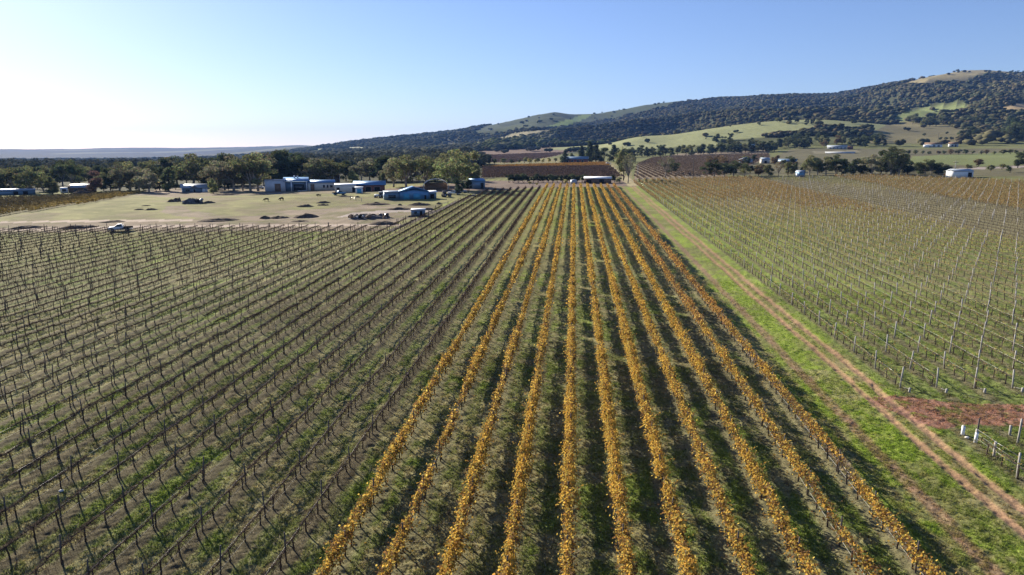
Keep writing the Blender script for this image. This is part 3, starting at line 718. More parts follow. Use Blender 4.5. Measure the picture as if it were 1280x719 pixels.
# the right block's posts stand in line across the rows
xs, ys, ks = [], [], []
for kk in range(0, 100):
    for n in range(0, 75):
        xs.append(RRX+kk*RROW+RNG.normal()*.03); ys.append(62.4+.09*kk*RROW+n*5.35+RNG.normal()*.12); ks.append(kk)
for kk in range(0, 8):
    for n in range(0, 5): xs.append(RRX+kk*RROW); ys.append(50.8+.08*kk*RROW-n*5.35); ks.append(-1-kk)
xs, ys, ks = map(np.array, (xs, ys, ks)); zs = height(xs, ys); p_ = project(xs, ys, height(xs, ys, False))
mm = (inpoly(p_[0], p_[1], [(780, 231), (800, 226), (950, 222), (1100, 221), (1280, 228), (1600, 238), (1700, 496), (1280, 491), (1130, 491), (700, 480)]) | (ks < 0)) & in_frame(xs, ys, zs, 10)
mm &= ~((xs > 96) & (xs < 138) & (RNG.random(len(xs)) < .5))
PR_ = [a[mm] for a in (xs, ys, zs, ks)]
allp = [np.concatenate([a, b, c2]) for a, b, c2 in zip(PL_, PG_, PR_)]; typ = np.array([0]*len(PL_[0])+[1]*len(PG_[0])+[2]*len(PR_[0]))
dd_ = np.hypot(allp[0], allp[1])*np.where(typ == 2, .72, 1.0)
vis = in_frame(*allp[:3], 2); order = np.argsort(np.where(vis, dd_, 1e9))[:300]
isnear = np.zeros(len(typ), bool); isnear[order] = True
for t in range(3):
    ids = [i for i in order if typ[i] == t]; rows = {}
    for i in ids: rows.setdefault(int(allp[3][i]), []).append(i)
    for kk, li in rows.items():
        li.sort(key=lambda i: allp[1][i])
        for n, i in enumerate(li):
            if t == 0: lb = f"dark timber trellis post, {ordn(n+1)} from near edge, {ordn(-kk)} bare row left of golden rows"
            elif t == 1: lb = f"dark timber trellis post, {ordn(n+1)} from near edge in {ordn(kk+1)} golden row from left"
            elif kk >= 0: lb = f"grey timber trellis post, {ordn(n+1)} from near end, {ordn(kk+1)} row right of dirt track"
            else: lb = f"grey timber trellis post, {ordn(len(li)-n)} back from the red soil, {ordn(-kk)} near right row"
            if t == 2 and kk == -1 and n == len(li)-1: 
                WPOST = (allp[0][i], allp[1][i], allp[2][i]); isnear[i] = True; continue
            o = link('trellis_post', random.choice(M_gpost if t == 2 else M_post)); o.location = (allp[0][i], allp[1][i], allp[2][i])
            o.rotation_euler = (random.gauss(0, .035), random.gauss(0, .035), random.uniform(0, 6)); s = random.uniform(.92, 1.06); o.scale = (1, 1, s)
            tag(o, lb, 'post', 'grey posts of the right block' if t == 2 else 'dark posts of the left and golden rows')
far = ~isnear; P = []
for t, vs, colm in ((0, V_post, (.10, .085, .075)), (1, V_post, (.10, .085, .075)), (2, V_gpost, (.38, .36, .33))):  # left and golden posts repeat the dark backlit tone
    m = far & (typ == t); n = m.sum(); pos = np.stack([allp[0][m], allp[1][m], allp[2][m]], -1)
    d = np.hypot(pos[:, 0], pos[:, 1]); fat = np.clip(d/ (130 if t == 2 else 120), 1, 1.4)
    if n: P.append(scatter(arrs([post_buf(1.8, .05 if t < 2 else .065, 4, 70+t)]), np.zeros(n, int), pos, RNG.uniform(0, 6, n), np.stack([fat, fat, RNG.uniform(.9, 1.08, n)], -1), tint=np.array(colm)*RNG.uniform(.8, 1.2, (n, 1))))
stuff_obj('distant_trellis_posts', P, woodmat, 'timber trellis posts of the farther vine rows')

def wire_obj(name, x, y0, y1, h, rad, mat, label, cat, group):
    ys = np.arange(y0, y1, 2.7); zz = height(ys*0+x, ys, False)+h+RNG.normal(size=len(ys))*.015
    b = Buf().tube(np.stack([ys*0+x, ys, zz], -1), rad, 4); o = b.obj(name, M[mat]); tag(o, label, cat, group)
for kk in range(-14, 11):
    x = ROWX+ROW*kk
    y0 = 28 if abs(x) < 25 else 28+abs(x+20)*.55
    where = f"{ordn(kk+1)} golden row from the left" if kk >= 0 else f"{ordn(-kk)} bare row left of the golden rows"
    wire_obj('trellis_wire', x, y0, 120, 1.0, .007, 'wire', f"thin steel trellis wire strung along the {where}", 'wire', 'trellis wires')
    if kk < -1 or kk > 8: wire_obj('drip_hose', x+.08, y0, 100, .42, .011, 'hose', f"pale drip hose running low along the {where}", 'hose', 'drip irrigation hoses')
for kk in range(0, 8):
    wire_obj('trellis_wire', RRX+RROW*kk, 62.3+.09*kk*RROW, 150, 1.05, .008, 'wire', f"thin steel trellis wire on the {ordn(kk+1)} row right of dirt track", 'wire', 'trellis wires')

# end-of-row stubs at the red soil, white sleeved post, short white stub, stone
for n, (px, py) in enumerate(((1136, 492), (1182, 493.5), (1230, 492.5), (1277, 491.5))):
    x, y, z = unproj(px, py); b = Buf().tube([(0, 0, -.2), (.04, -.02, .42)], [.11, .10], 8).tube([(0, .1, .3), (.1, 1.3, .02)], .02, 4)
    o = b.obj('anchor_stub', M['greypost']); o.location = (x, y, z)
    tag(o, f"short grey anchor stub, {ordn(n+1)} from left along the red soil headland", 'post', 'anchor stubs at the row ends')
x, y, z = unproj(1219, 555)
t = empty('sleeved_post', (x, y, z), 0, 'tall dark post with white sleeve beside the red soil patch', 'post')
Buf().tube([(0, 0, -.2), (.06, 0, 1.95)], .06, 8).obj('post', M['post'], t); Buf().tube([(0, 0, 0), (.025, 0, .85)], [.13, .115], 10).obj('sleeve', M['white'], t)
x, y, z = unproj(1203, 545)
t = empty('short_post', (x, y, z), 0, 'short white-wrapped stub post left of the tall sleeved post', 'post')
Buf().tube([(0, 0, -.2), (0, 0, .72)], .13, 10).obj('sleeve', M['white'], t); Buf().tube([(0, 0, .6), (0, 0, .76)], .10, 8).obj('post', M['greypost'], t)
x, y, z = unproj(1262, 545)
b = Buf().tube([(0, 0, -.2), (0, .03, .75)], .09, 8); o = b.obj('short_post', M['greypost']); o.location = (x, y, z); tag(o, 'short grey stub post between the two tall posts below red soil', 'post')
def rock(rad, seed=0):
    rng = np.random.default_rng(seed); import bmesh
    bm = bmesh.new(); bmesh.ops.create_icosphere(bm, subdivisions=2, radius=1)
    V = np.array([v.co[:] for v in bm.verts]); Fc = np.array([[v.index for v in f.verts] for f in bm.faces]); bm.free()
    V *= (1+.25*(rng.random((len(V), 1))-.5)); V *= np.array(rad); return Buf().add(V, Fc)
for px, py, s, lb in ((1208.5, 548, .16, 'white stone lying beside the sleeved post'), (77, 617, .16, 'white scrap lying between bare rows at lower left')):
    x, y, z = unproj(px, py); o = rock((s, s*.8, s*.6)).obj('white_stone', M['rock']); o.location = (x, y, z+.05); tag(o, lb, 'stone')

# ------------------------------------------------------------------ grass and fallen leaves
def tufts(n, seed):
    rng = np.random.default_rng(seed); out = []
    for v in range(5):
        b = Buf()
        for q in range(7):
            a = rng.uniform(0, 6.28); r0 = rng.uniform(0, .07); p = np.array((math.cos(a)*r0, math.sin(a)*r0, -.01)); ln = rng.uniform(.05, .13); a2 = rng.uniform(0, 6.28)
            tip = p+np.array((math.cos(a2)*ln*.7, math.sin(a2)*ln*.7, ln)); s_ = np.array((-math.sin(a2), math.cos(a2), 0))*.014
            b.add([p-s_, p+s_, tip], [(0, 1, 2)], np.full(3, rng.uniform(.7, 1.3)))
        out.append(b.arr())
    r = np.sqrt(rng.random(n)*(112**2-27**2)+27**2)
    r = np.where(rng.random(n) < .55, rng.uniform(27, 70, n), r)
    a = rng.uniform(-math.radians(40), math.radians(40), n)
    dx = np.sin(a); dy = np.cos(a); x = r*(dx*cR[0]+dy*cH[0]); y = r*(dx*cR[1]+dy*cH[1])
    dr = np.abs(((x-ROWX)/ROW+.5) % 1-.5)*ROW
    gn = fbm(x, y*.7, 1.0, 4, 43) > .46
    keep = (gn | (rng.random(n) < .35)) & ((dr > .35) | (x > 19.5)) & (np.abs(x-26.1) > .45) & (np.abs(x-27.7) > .45)
    x, y, gn = x[keep], y[keep], gn[keep]; z = height(x, y); n = len(x)
    cc = cover(x, y, height(x, y, False), np.hypot(x, y))
    grn = cc*np.where(gn[:, None], (1.1, 1.22, .9), (1.45, 1.35, 1.2))*rng.uniform(.65, 1.35, (n, 1))
    return scatter(out, rng.integers(0, 5, n), np.stack([x, y, z], -1), rng.uniform(0, 6.28, n), rng.uniform(.8, 1.7, n), tint=grn)
stuff_obj('grass', [tufts(230000, 5)], M['grass'], 'short green and dry grass between the vine rows')
def twigs(n, seed):
    rng = np.random.default_rng(seed); vs = []
    for v in range(4):
        b = Buf(); b.tube(wob((0, -.3, .02), (.05, .3, .03), 4, .03, rng), [.008]*4, 3, (1, 1, 1), False); b.tube([(0, 0, .02), (.12, .2, .06)], .006, 3, (1, 1, 1), False); vs.append(b.arr())
    r = 27+rng.random(n)**.7*80; a = rng.uniform(-math.radians(40), math.radians(40), n); dx = np.sin(a); dy = np.cos(a)
    x = r*(dx*cR[0]+dy*cH[0]); y = r*(dx*cR[1]+dy*cH[1]); k = (x < 19) | (x > 30); x, y = x[k], y[k]; n = len(x)
    return scatter(vs, rng.integers(0, 4, n), np.stack([x, y, height(x, y)], -1), rng.uniform(0, 6.28, n), rng.uniform(.6, 1.4, n), tint=np.where(rng.random((n, 1)) < .7, (.07, .05, .04), (.30, .25, .19))*rng.uniform(.6, 1.3, (n, 1)))
stuff_obj('prunings', [twigs(30000, 8)], woodmat, 'cut vine twigs scattered over the ground between rows')
rng = np.random.default_rng(77); n = 9000
k = rng.integers(0, 11, n); x = ROWX+k*ROW+rng.normal(size=n)*.5; y = rng.uniform(26, 130, n); z = height(x, y)+.06+.1*np.exp(-((x-ROWX-k*ROW)/.5)**2)
b = Buf().leaves(np.stack([x, y, z], -1), .10, GOLD[rng.choice(6, n)]*rng.uniform(.35, .8, (n, 1)), np.tile((0, 0, 1.5), (n, 1)), rng, .5)
o = b.obj('fallen_leaves', M['golden']); tag(o, 'fallen yellow leaves lying under the golden rows', kind='stuff')

# ------------------------------------------------------------------ trees
def ico(sub):
    import bmesh
    bm = bmesh.new(); bmesh.ops.create_icosphere(bm, subdivisions=sub, radius=1)
    V = np.array([v.co[:] for v in bm.verts]); Fc = np.array([[v.index for v in f.verts] for f in bm.faces]); bm.free(); return V, Fc
ICO1, ICO2 = ico(1), ico(2)
def tree_parts(seed, kind, col, nleaf=2200, H=15.):
    rng = np.random.default_rng(seed); tr = Buf(); cr = Buf(); lobes = []
    if kind == 'gum':
        fork = H*rng.uniform(.16, .28); nl = rng.integers(4, 6)
        tr.tube(wob((0, 0, -.4), (rng.normal()*.3, rng.normal()*.3, fork), 4, .1, rng), np.linspace(.5, .36, 4), 8)
        for q in range(nl):
            a = q*6.28/nl+rng.normal()*.4; ln = H*rng.uniform(.34, .58); out = rng.uniform(.28, .75)
            e = np.array((math.cos(a)*out*ln, math.sin(a)*out*ln, fork+ln*.85))
            tr.tube(wob((0, 0, fork-.2), e, 5, .3, rng), np.linspace(.28, .08, 5), 6)
            for s_ in range(3):
                c = e+rng.normal(size=3)*np.array((1.6, 1.6, .9)); rad = rng.uniform(1.3, 2.5)
                lobes.append((c, np.array((rad, rad, rad*rng.uniform(.55, .8)))))
                tr.tube([e*.75+np.array((0, 0, fork*.25)), c], [.1, .05], 4)
        lobes.append((np.array((0, 0, H*.86)), np.array((2.4, 2.4, 1.5)))); lobes.append((np.array((rng.normal(), rng.normal(), H*.62)), np.array((2.8, 2.8, 1.8))))
        for s_ in range(4):
            a = rng.uniform(0, 6.28); lobes.append((np.array((math.cos(a)*3.2, math.sin(a)*3.2, H*rng.uniform(.25, .42))), np.array((1.7, 1.7, 1.2)))); tr.tube([(0, 0, H*.2), lobes[-1][0]], [.14, .05], 4)
    elif kind == 'round':
        tr.tube(wob((0, 0, -.4), (0, 0, H*.6), 4, .15, rng), np.linspace(.45, .12, 4), 7)
        for q in range(15):
            a = rng.uniform(0, 6.28); zz = rng.uniform(.16, .86); rr = H*.33*math.sqrt(max(.1, 1-((zz-.45)/.5)**2))*rng.uniform(.35, .9)
            c = np.array((math.cos(a)*rr, math.sin(a)*rr, zz*H)); rad = H*rng.uniform(.10, .19)
            lobes.append((c, np.array((rad, rad, rad*.85)))); tr.tube([(0, 0, zz*H*.5), c], [.12, .05], 4)
    elif kind == 'pine':
        tr.tube(wob((0, 0, -.4), (0, 0, H*.95), 4, .1, rng), np.linspace(.4, .06, 4), 7)
        for q in range(20):
            zz = .12+.83*q/19; rr = H*.24*(1.05-zz)*rng.uniform(.5, 1.2); a = q*2.4
            c = np.array((math.cos(a)*rr, math.sin(a)*rr, zz*H)); rad = H*(.15-.085*zz)*rng.uniform(.8, 1.2)
            lobes.append((c, np.array((rad, rad, rad*.8))))
            tr.tube([(0, 0, zz*H), c], [.08, .04], 4)
    elif kind == 'shrub':
        for q in range(4): tr.tube([(0, 0, -.3), (rng.normal()*H*.15, rng.normal()*H*.15, H*.55)], [.2, .06], 5)
        for q in range(9):
            a = rng.uniform(0, 6.28); rr = H*.3*math.sqrt(rng.random()); c = np.array((math.cos(a)*rr, math.sin(a)*rr, H*rng.uniform(.3, .72)))
            rad = H*rng.uniform(.16, .28); lobes.append((c, np.array((rad, rad, rad*.85))))
    elif kind == 'bare':
        tr.tube(wob((0, 0, -.4), (0, 0, H*.35), 4, .15, rng), np.linspace(.4, .25, 4), 7)
        for q in range(26):
            a = rng.uniform(0, 6.28); e = np.array((math.cos(a)*H*rng.uniform(.1, .34), math.sin(a)*H*rng.uniform(.1, .34), H*rng.uniform(.55, .98)))
            tr.tube(wob((0, 0, H*rng.uniform(.2, .35)), e, 4, .3, rng), np.linspace(.16, .05, 4), 4)
            lobes.append((e, np.array((1.3, 1.3, 1.1))))
        nleaf = int(nleaf*.4)
    vol = np.array([np.prod(l[1])**(2/3) for l in lobes]); cnt = np.maximum(8, (nleaf*vol/vol.sum())).astype(int)
    for (c, rd), n in zip(lobes, cnt):
        d = rng.normal(size=(n, 3)); d /= np.linalg.norm(d, axis=1)[:, None]
        rho = rng.uniform(.55, 1.08, n)**.6
        P = c+d*rd*rho[:, None]
        cc = np.array(col)*rng.uniform(.82, 1.2)*rng.uniform(.7, 1.3, (n, 1))*(1+.12*rng.normal(size=(n, 3)))
        cr.leaves(P, H*(.034 if kind != 'bare' else .028), np.clip(cc, .005, 1), d*1.3, rng, .6)
        if kind in ('round', 'pine', 'shrub') :
            V, Fc = ICO1; cr.add(V*rd*.62+c, Fc, np.array(col)*.8)
    return tr, cr
COL = dict(olive=(.165, .17, .08), grey=(.19, .185, .115), dark=(.080, .096, .048), light=(.185, .20, .09), maroon=(.14, .095, .08), brown=(.17, .125, .07), yellow=(.36, .31, .10), deep=(.048, .064, .038))
VAR = {}
def variant(kind, colname, i):
    key = (kind, colname, i)
    if key not in VAR:
        tr, cr = tree_parts(hash((kind, i)) % 1 + {'gum': 10, 'round': 40, 'pine': 70, 'shrub': 90, 'bare': 120}[kind]+i*3, kind, COL[colname], {'gum': 3400, 'round': 2200, 'pine': 1800, 'shrub': 700, 'bare': 1800}[kind])
        VAR[key] = (tr.mesh('trunk', M['gumbark'] if kind in ('gum', 'bare') else M['bark']), cr.mesh('crown', M['leaf']))
    return VAR[key]
CATN = dict(gum=('gum_tree', 'tree'), round=('broadleaf_tree', 'tree'), pine=('pine_tree', 'tree'), shrub=('shrub', 'shrub'), bare=('bare_tree', 'tree'))
LOOK = dict(olive='olive green', grey='grey-green', dark='dark green', light='pale green', maroon='maroon-tinted', brown='brown-leaved', yellow='yellow', deep='very dark')
KIND = dict(gum='gum tree', round='rounded tree', pine='pine-like tree', shrub='bush', bare='thin-crowned tree')
NTREE = [0]
def tree(px, py, hpx, kind, colname, label, group=None, wid=1.0):
    x, y, z = unproj(px, py); d = project(np.array(x), np.array(y), np.array(z))[2]
    Hm = hpx*float(d)/F; s = Hm/15*(1.0 if kind != 'gum' else 1.0)
    NTREE[0] += 1; i = NTREE[0] % 5
    nm, cat = CATN[kind]; o = empty(nm, (x, y, z-.1), random.uniform(0, 6.28), label, cat, group)
    o.scale = (s*wid, s*wid, s)
    t, c = variant(kind, colname, i); link('trunk', t, o); link('crown', c, o); return o
def belt(spec, area, group, seed=0):
    """spec: list of (px, py, h, kind, col, wid)"""
    spec = sorted(spec, key=lambda q: q[0])
    for n, (px, py, h, kd, cl, wd) in enumerate(spec):
        tree(px, py, h, kd, cl, f"{LOOK[cl]} {KIND[kd]}, {ordn(n+1)} from left {area}", group, wd)

def outline(x):
    return np.interp(x, [-60, 0, 18, 40, 70, 88, 100, 120, 150, 180, 200, 215, 250, 285, 310, 330, 345, 362, 385, 400, 430, 455, 470, 500, 530, 560, 600],
                     [210, 210, 208, 212, 205, 198, 203, 206, 203, 202, 196, 194, 193, 193, 194, 186, 187, 189, 196, 200, 200, 196, 192, 196, 197, 200, 204])
rg = random.Random(5)
front = []
px = -40
kinds = [('gum', 'grey'), ('gum', 'olive'), ('round', 'dark'), ('gum', 'olive'), ('round', 'olive'), ('gum', 'grey')]
while px < 330:
    if not (60 < px < 128 or 222 < px < 262):
        by = 238+rg.uniform(-1, 3) if px > 130 else 240+rg.uniform(-1, 1)
        kd, cl = rg.choice(kinds); hh = by-outline(px)-rg.uniform(-2, 13)
        front.append((px, by, hh, kd, cl, rg.uniform(.85, 1.1)))
    px += rg.uniform(9, 14)
belt(front, 'in front belt behind the paddock', 'trees in the belt behind the paddock')
belt([(-30+i*9.5+rg.uniform(-3, 3), 238+rg.uniform(-1, 1) if i < 34 else 232, rg.uniform(8, 13), 'shrub', rg.choice(['dark', 'olive', 'deep', 'grey']), rg.uniform(1.2, 1.7)) for i in range(62) if not (70 < -30+i*9.5 < 124 or 224 < -30+i*9.5 < 258 or 330 < -30+i*9.5 < 600)], 'of bushes under the left tree belt', 'bushes under the left tree belt')
mid = []; px = -45
while px < 600:
    by = 232.5+rg.uniform(-1.2, 1.2) if px < 420 else 227+rg.uniform(-1, 2)
    kd, cl = rg.choice(kinds+[('round', 'dark'), ('gum', 'dark')]); hh = by-outline(px)-rg.choice([-3, -1, 1, 5, 8])-rg.uniform(0, 2)
    if 300 < px < 318: hh = min(hh, 18)
    mid.append((px, by, hh, kd, cl, rg.uniform(.95, 1.25))); px += rg.uniform(8, 12)
belt(mid, 'in second belt behind the houses', 'trees in the second belt')
back = []; px = -50
while px < 600:
    by = 224+rg.uniform(-1, 1) if px < 420 else 219+rg.uniform(-1, 1)
    kd, cl = rg.choice(kinds+[('round', 'dark'), ('round', 'deep')]); hh = max(9, by-outline(px)-rg.uniform(2, 14))
    back.append((px, by, hh, kd, cl, rg.uniform(1., 1.35))); px += rg.uniform(11, 16)
belt(back, 'in rear belt of tall trees', 'trees in the rear belt')
for a in [
 (66, 243, 24, 'round', 'olive', 'olive rounded tree right of the long blue shed', 1.1), (118, 242, 30, 'round', 'maroon', 'maroon-tinted tree overhanging the left dark-roofed farmhouse', 1.0),
 (92, 236, 38, 'gum', 'dark', 'tallest dark tree behind the left dark-roofed farmhouse', .9), (38, 242, 36, 'gum', 'light', 'pale golden-green gum tree near the far left edge', 1.1), (8, 237.5, 17, 'round', 'deep', 'very dark rounded tree behind the long blue shed', 1.7),
 (267, 242, 20, 'round', 'light', 'pale green rounded tree right of the blue-roofed cottage', .95), (302, 233, 15, 'shrub', 'dark', 'dark shrub below the white roof in the trees', 1.2),
 (330, 232, 25, 'bare', 'maroon', 'thin mauve-brown tree left of the long white house', 1.2), (345, 228, 38, 'pine', 'deep', 'very dark tall tree behind the white house left end', 1.3), (372, 226, 36, 'round', 'deep', 'very dark tree behind the middle of the white house', 1.0),
 (443, 232, 20, 'round', 'light', 'pale green rounded tree behind the low white building', 1.2), (478, 238, 26, 'shrub', 'olive', 'feathery olive bush between the long blue roof and workshop', .6),
 (508, 236, 44, 'gum', 'olive', 'large olive gum tree right behind the blue workshop', 1.15), (492, 234, 38, 'gum', 'grey', 'grey-green gum tree behind the left end of blue workshop', 1.0), (532, 233, 40, 'gum', 'olive', 'olive gum tree behind the right end of blue workshop', 1.1),
 (570, 237, 52, 'gum', 'light', 'huge pale green gum tree left of the small blue shed', 1.15), (590, 234, 46, 'round', 'olive', 'large dense olive tree beside the small blue shed', 1.0), (556, 232, 42, 'gum', 'olive', 'olive gum tree behind the arched shelter', 1.0),
 (574, 243, 22, 'round', 'deep', 'very dark low tree beside the small blue shed', 1.0), (586, 241, 20, 'shrub', 'deep', 'very dark bush at the left wall of small blue shed', .8),
 # centre
 (779, 226, 46, 'shrub', 'olive', 'dull olive thin tree at the end of the dirt track', .62), (785, 229, 34, 'bare', 'grey', 'grey thin-crowned tree beside the top of dirt track', .9),
 (832, 222, 26, 'bare', 'grey', 'grey bushy tree right of the short pole', 1.2), (839, 219, 20, 'gum', 'dark', 'dark flat-topped tree behind the grey bushy tree', 1.2),
]: tree(a[0], a[1], a[2], a[3], a[4], a[5], None, a[6])
# centre pines
belt([(706, 204, 16, 'pine', 'deep', 1.4), (716, 203, 12, 'round', 'dark', 1.2), (727, 202, 20, 'pine', 'deep', 1.3), (737, 203, 26, 'pine', 'deep', 1.2), (745, 203, 22, 'pine', 'dark', 1.4), (755, 202, 18, 'round', 'dark', 1.3), (767, 202, 21, 'pine', 'deep', 1.5), (775, 203, 16, 'round', 'dark', 1.3), (783, 203, 18, 'round', 'dark', 1.2), (790, 204, 14, 'round', 'olive', 1.2)],
     'in dark grove behind the golden strip', 'dark trees in the middle grove')
belt([(602+i*9+rg.uniform(-2, 2), 206-i*.35, rg.uniform(5, 9), 'shrub', rg.choice(['dark', 'olive', 'deep']), 1.2) for i in range(9)], 'in row behind the brown strip', 'bushes behind the brown strip')
belt([(662+i*8, 204.5-i*.4, rg.uniform(6, 9), 'shrub', 'yellow' if i < 4 else 'light', 1.1) for i in range(6)], 'in yellow row left of the grove', 'yellow bushes left of the grove')
# hedge at the row ends
belt([(636+i*6.1, 228.5-.03*i, rg.uniform(10, 13.5), 'shrub', rg.choice(['deep', 'dark']), 1.35) for i in range(16)]+[(768, 228, 11, 'shrub', 'deep', 1.2), (774, 229, 9, 'shrub', 'olive', 1.2)], 'in hedge above the golden rows', 'hedge at the top of the golden rows')
belt([(662, 231, 5, 'shrub', 'yellow', 1.2), (671, 231.5, 4, 'shrub', 'yellow', 1.3), (706, 230, 7, 'shrub', 'yellow', 1.2)], 'of small yellow bushes before the hedge', 'small yellow bushes')
# belt of round trees below the grassy spur
belt([(772+i*7.6+rg.uniform(-2, 2), 197.5-i*.32+rg.uniform(-.8, .8), rg.uniform(10, 15), rg.choice(['round', 'round', 'shrub']), rg.choice(['dark', 'olive', 'dark', 'deep']), rg.uniform(1.0, 1.4)) for i in range(27)], 'in tree line below the grassy slope', 'tree line below the grassy slope')
belt([(780+i*12+rg.uniform(-3, 3), 193-i*.25, rg.uniform(8, 12), 'round', rg.choice(['dark', 'olive']), 1.4) for i in range(15)], 'in upper tree line below the slope', 'upper tree line below the slope')
# wooded rise in the right middle
sp = []
for i in range(58):
    px = rg.uniform(900, 1105); base = rg.uniform(0, 1); top = np.interp(px, [900, 960, 1000, 1040, 1080, 1105], [178, 172, 167, 165, 168, 166])
    py = top+9+base*(np.interp(px, [900, 1100], [188, 182])-top-7)
    sp.append((px, py, rg.uniform(9, 13), rg.choice(['round', 'round', 'gum']), rg.choice(['dark', 'olive', 'deep', 'dark', 'brown' if 1020 < px < 1050 else 'dark']), rg.uniform(1.1, 1.5)))
belt(sp, 'on wooded rise behind the white houses', 'trees on the wooded rise')
belt([(895, 178, 11, 'round', 'deep', 1.6), (913, 176, 10, 'round', 'dark', 1.4), (905, 181, 11, 'round', 'dark', 1.5), (916, 183, 9, 'round', 'dark', 1.4)], 'in clump above the pair of white houses', 'clump above the white houses')
belt([(841, 158.5+8, 2.2, 'round', 'dark', 1.4), (913, 159, 2.5, 'shrub', 'dark', 1.3), (949, 157, 6, 'round', 'dark', 1.2), (972, 153, 6, 'gum', 'olive', 1.3), (987, 154, 8, 'round', 'deep', 1.2), (996, 154, 8, 'round', 'dark', 1.2), (1008, 156, 8, 'round', 'deep', 1.2), (1015, 156, 7, 'round', 'dark', 1.1), (1024, 155, 8, 'gum', 'olive', 1.2), (882, 174, 2.5, 'shrub', 'deep', 1.5), (895, 160, 2, 'shrub', 'dark', 1.4), (1065, 153, 5, 'round', 'dark', 1.3)],
     'standing alone on the pale grassy spur', 'lone trees on the grassy spur')
# row of gums along the top of the right block
belt([(893, 221, 22, 'gum', 'dark', 1.3), (905, 222, 19, 'gum', 'deep', 1.3), (884, 221, 16, 'gum', 'dark', 1.2), (917, 221, 21, 'gum', 'dark', 1.25), (931, 220, 17, 'gum', 'olive', 1.2), (948, 220, 14, 'round', 'brown', 1.3), (961, 220, 16, 'round', 'olive', 1.2), (973, 220, 15, 'bare', 'brown', 1.3), (985, 219, 17, 'round', 'olive', 1.2), (1012, 219, 26, 'gum', 'olive', 1.0), (1022, 219, 20, 'gum', 'dark', 1.1), (1032, 219, 24, 'gum', 'olive', 1.1), (1044, 219, 27, 'gum', 'dark', 1.0), (1052, 219, 19, 'round', 'dark', 1.1), (1064, 218, 20, 'round', 'deep', 1.2), (1076, 218, 18, 'round', 'dark', 1.2), (1090, 219, 27, 'gum', 'grey', 1.0), (1101, 218, 22, 'round', 'olive', 1.1), (1113, 219, 37, 'gum', 'dark', .95), (1123, 219, 34, 'gum', 'olive', .95), (1134, 219, 18, 'round', 'deep', 1.3), (1148, 218, 17, 'round', 'dark', 1.2), (1156, 218, 20, 'gum', 'olive', 1.1), (1164, 218, 19, 'gum', 'dark', 1.1), (1173, 218, 14, 'round', 'deep', 1.4), (1182, 216, 11, 'shrub', 'deep', 1.3)],
     'in row along the right block top', 'trees along the top of the right block')
belt([(rg.uniform(895, 1185), rg.uniform(214, 218.5), rg.uniform(8, 13), rg.choice(['round', 'shrub', 'shrub']), rg.choice(['dark', 'deep', 'olive', 'grey']), rg.uniform(1.1, 1.6)) for i in range(52)], 'among low bushes behind right block', 'low bushes behind the right block')
belt([(rg.uniform(880, 1110), rg.uniform(203, 211), rg.uniform(7, 12), rg.choice(['round', 'shrub', 'gum']), rg.choice(['dark', 'deep', 'olive', 'brown']), rg.uniform(1.1, 1.5)) for i in range(42)], 'of scattered trees among the right sheds', 'scattered trees among the right sheds')
belt([(1222, 209, 12, 'shrub', 'brown', 1.6), (1238, 214, 10, 'shrub', 'olive', 1.3), (1262, 216, 11, 'shrub', 'dark', 1.2), (1252, 212, 9, 'shrub', 'olive', 1.3), (1272, 210, 17, 'round', 'dark', 1.2), (1280, 207, 20, 'gum', 'dark', 1.1), (1210, 212, 8, 'shrub', 'olive', 1.5)], 'of bushes beyond the white shed', 'bushes beyond the white shed')
belt([(1118+i*9+rg.uniform(-2, 2), 193+rg.uniform(-.6, .6), rg.uniform(5, 8), 'shrub', rg.choice(['olive', 'dark', 'brown', 'grey']), 1.5) for i in range(19)], 'in low row along the meadow', 'low bushes along the meadow')
sp = []
for i in range(24): 
    px = rg.uniform(1140, 1245); sp.append((px, rg.uniform(153, 158)-(px-1190)*0.01, rg.uniform(9, 13), rg.choice(['round', 'gum', 'pine']), rg.choice(['dark', 'deep', 'olive']), rg.uniform(1.1, 1.5)))
belt(sp, 'in grove high on the right hillside', 'grove high on the right hillside')
sp = []
for i in range(14):
    px = rg.uniform(1205, 1262); sp.append((px, rg.uniform(170, 176), rg.uniform(10, 14), 'round', rg.choice(['deep', 'dark']), 1.5))
belt(sp, 'in dark clump right of brown slope', 'dark clump right of the brown slope')
sp = [(rg.uniform(1256, 1300), rg.uniform(164, 180), rg.uniform(18, 26), rg.choice(['round', 'pine', 'gum']), rg.choice(['deep', 'dark']), 1.2) for i in range(12)]
belt(sp, 'in tall clump at right edge', 'tall clump at the right edge')
belt([(1175+i*7, 175.5, 5, 'shrub', 'dark', 1.5) for i in range(4)]+[(1183, 168, 4, 'shrub', 'dark', 1.6), (1155, 170, 4, 'shrub', 'dark', 1.8)], 'of small bushes on brown slope', 'small bushes on the brown slope')
belt([(1262+i*3.4, 91.6+i*.25, 3.0+1.2*(i % 2), 'round', 'dark', 1.3) for i in range(6)], 'of trees on the right skyline', 'trees on the right skyline')
belt([(474, 172.5, 3, 'round', 'dark', 1.2), (467, 175, 1.8, 'round', 'dark', 1.6)], 'of lone trees on left hill skyline', 'lone trees on the left skyline')

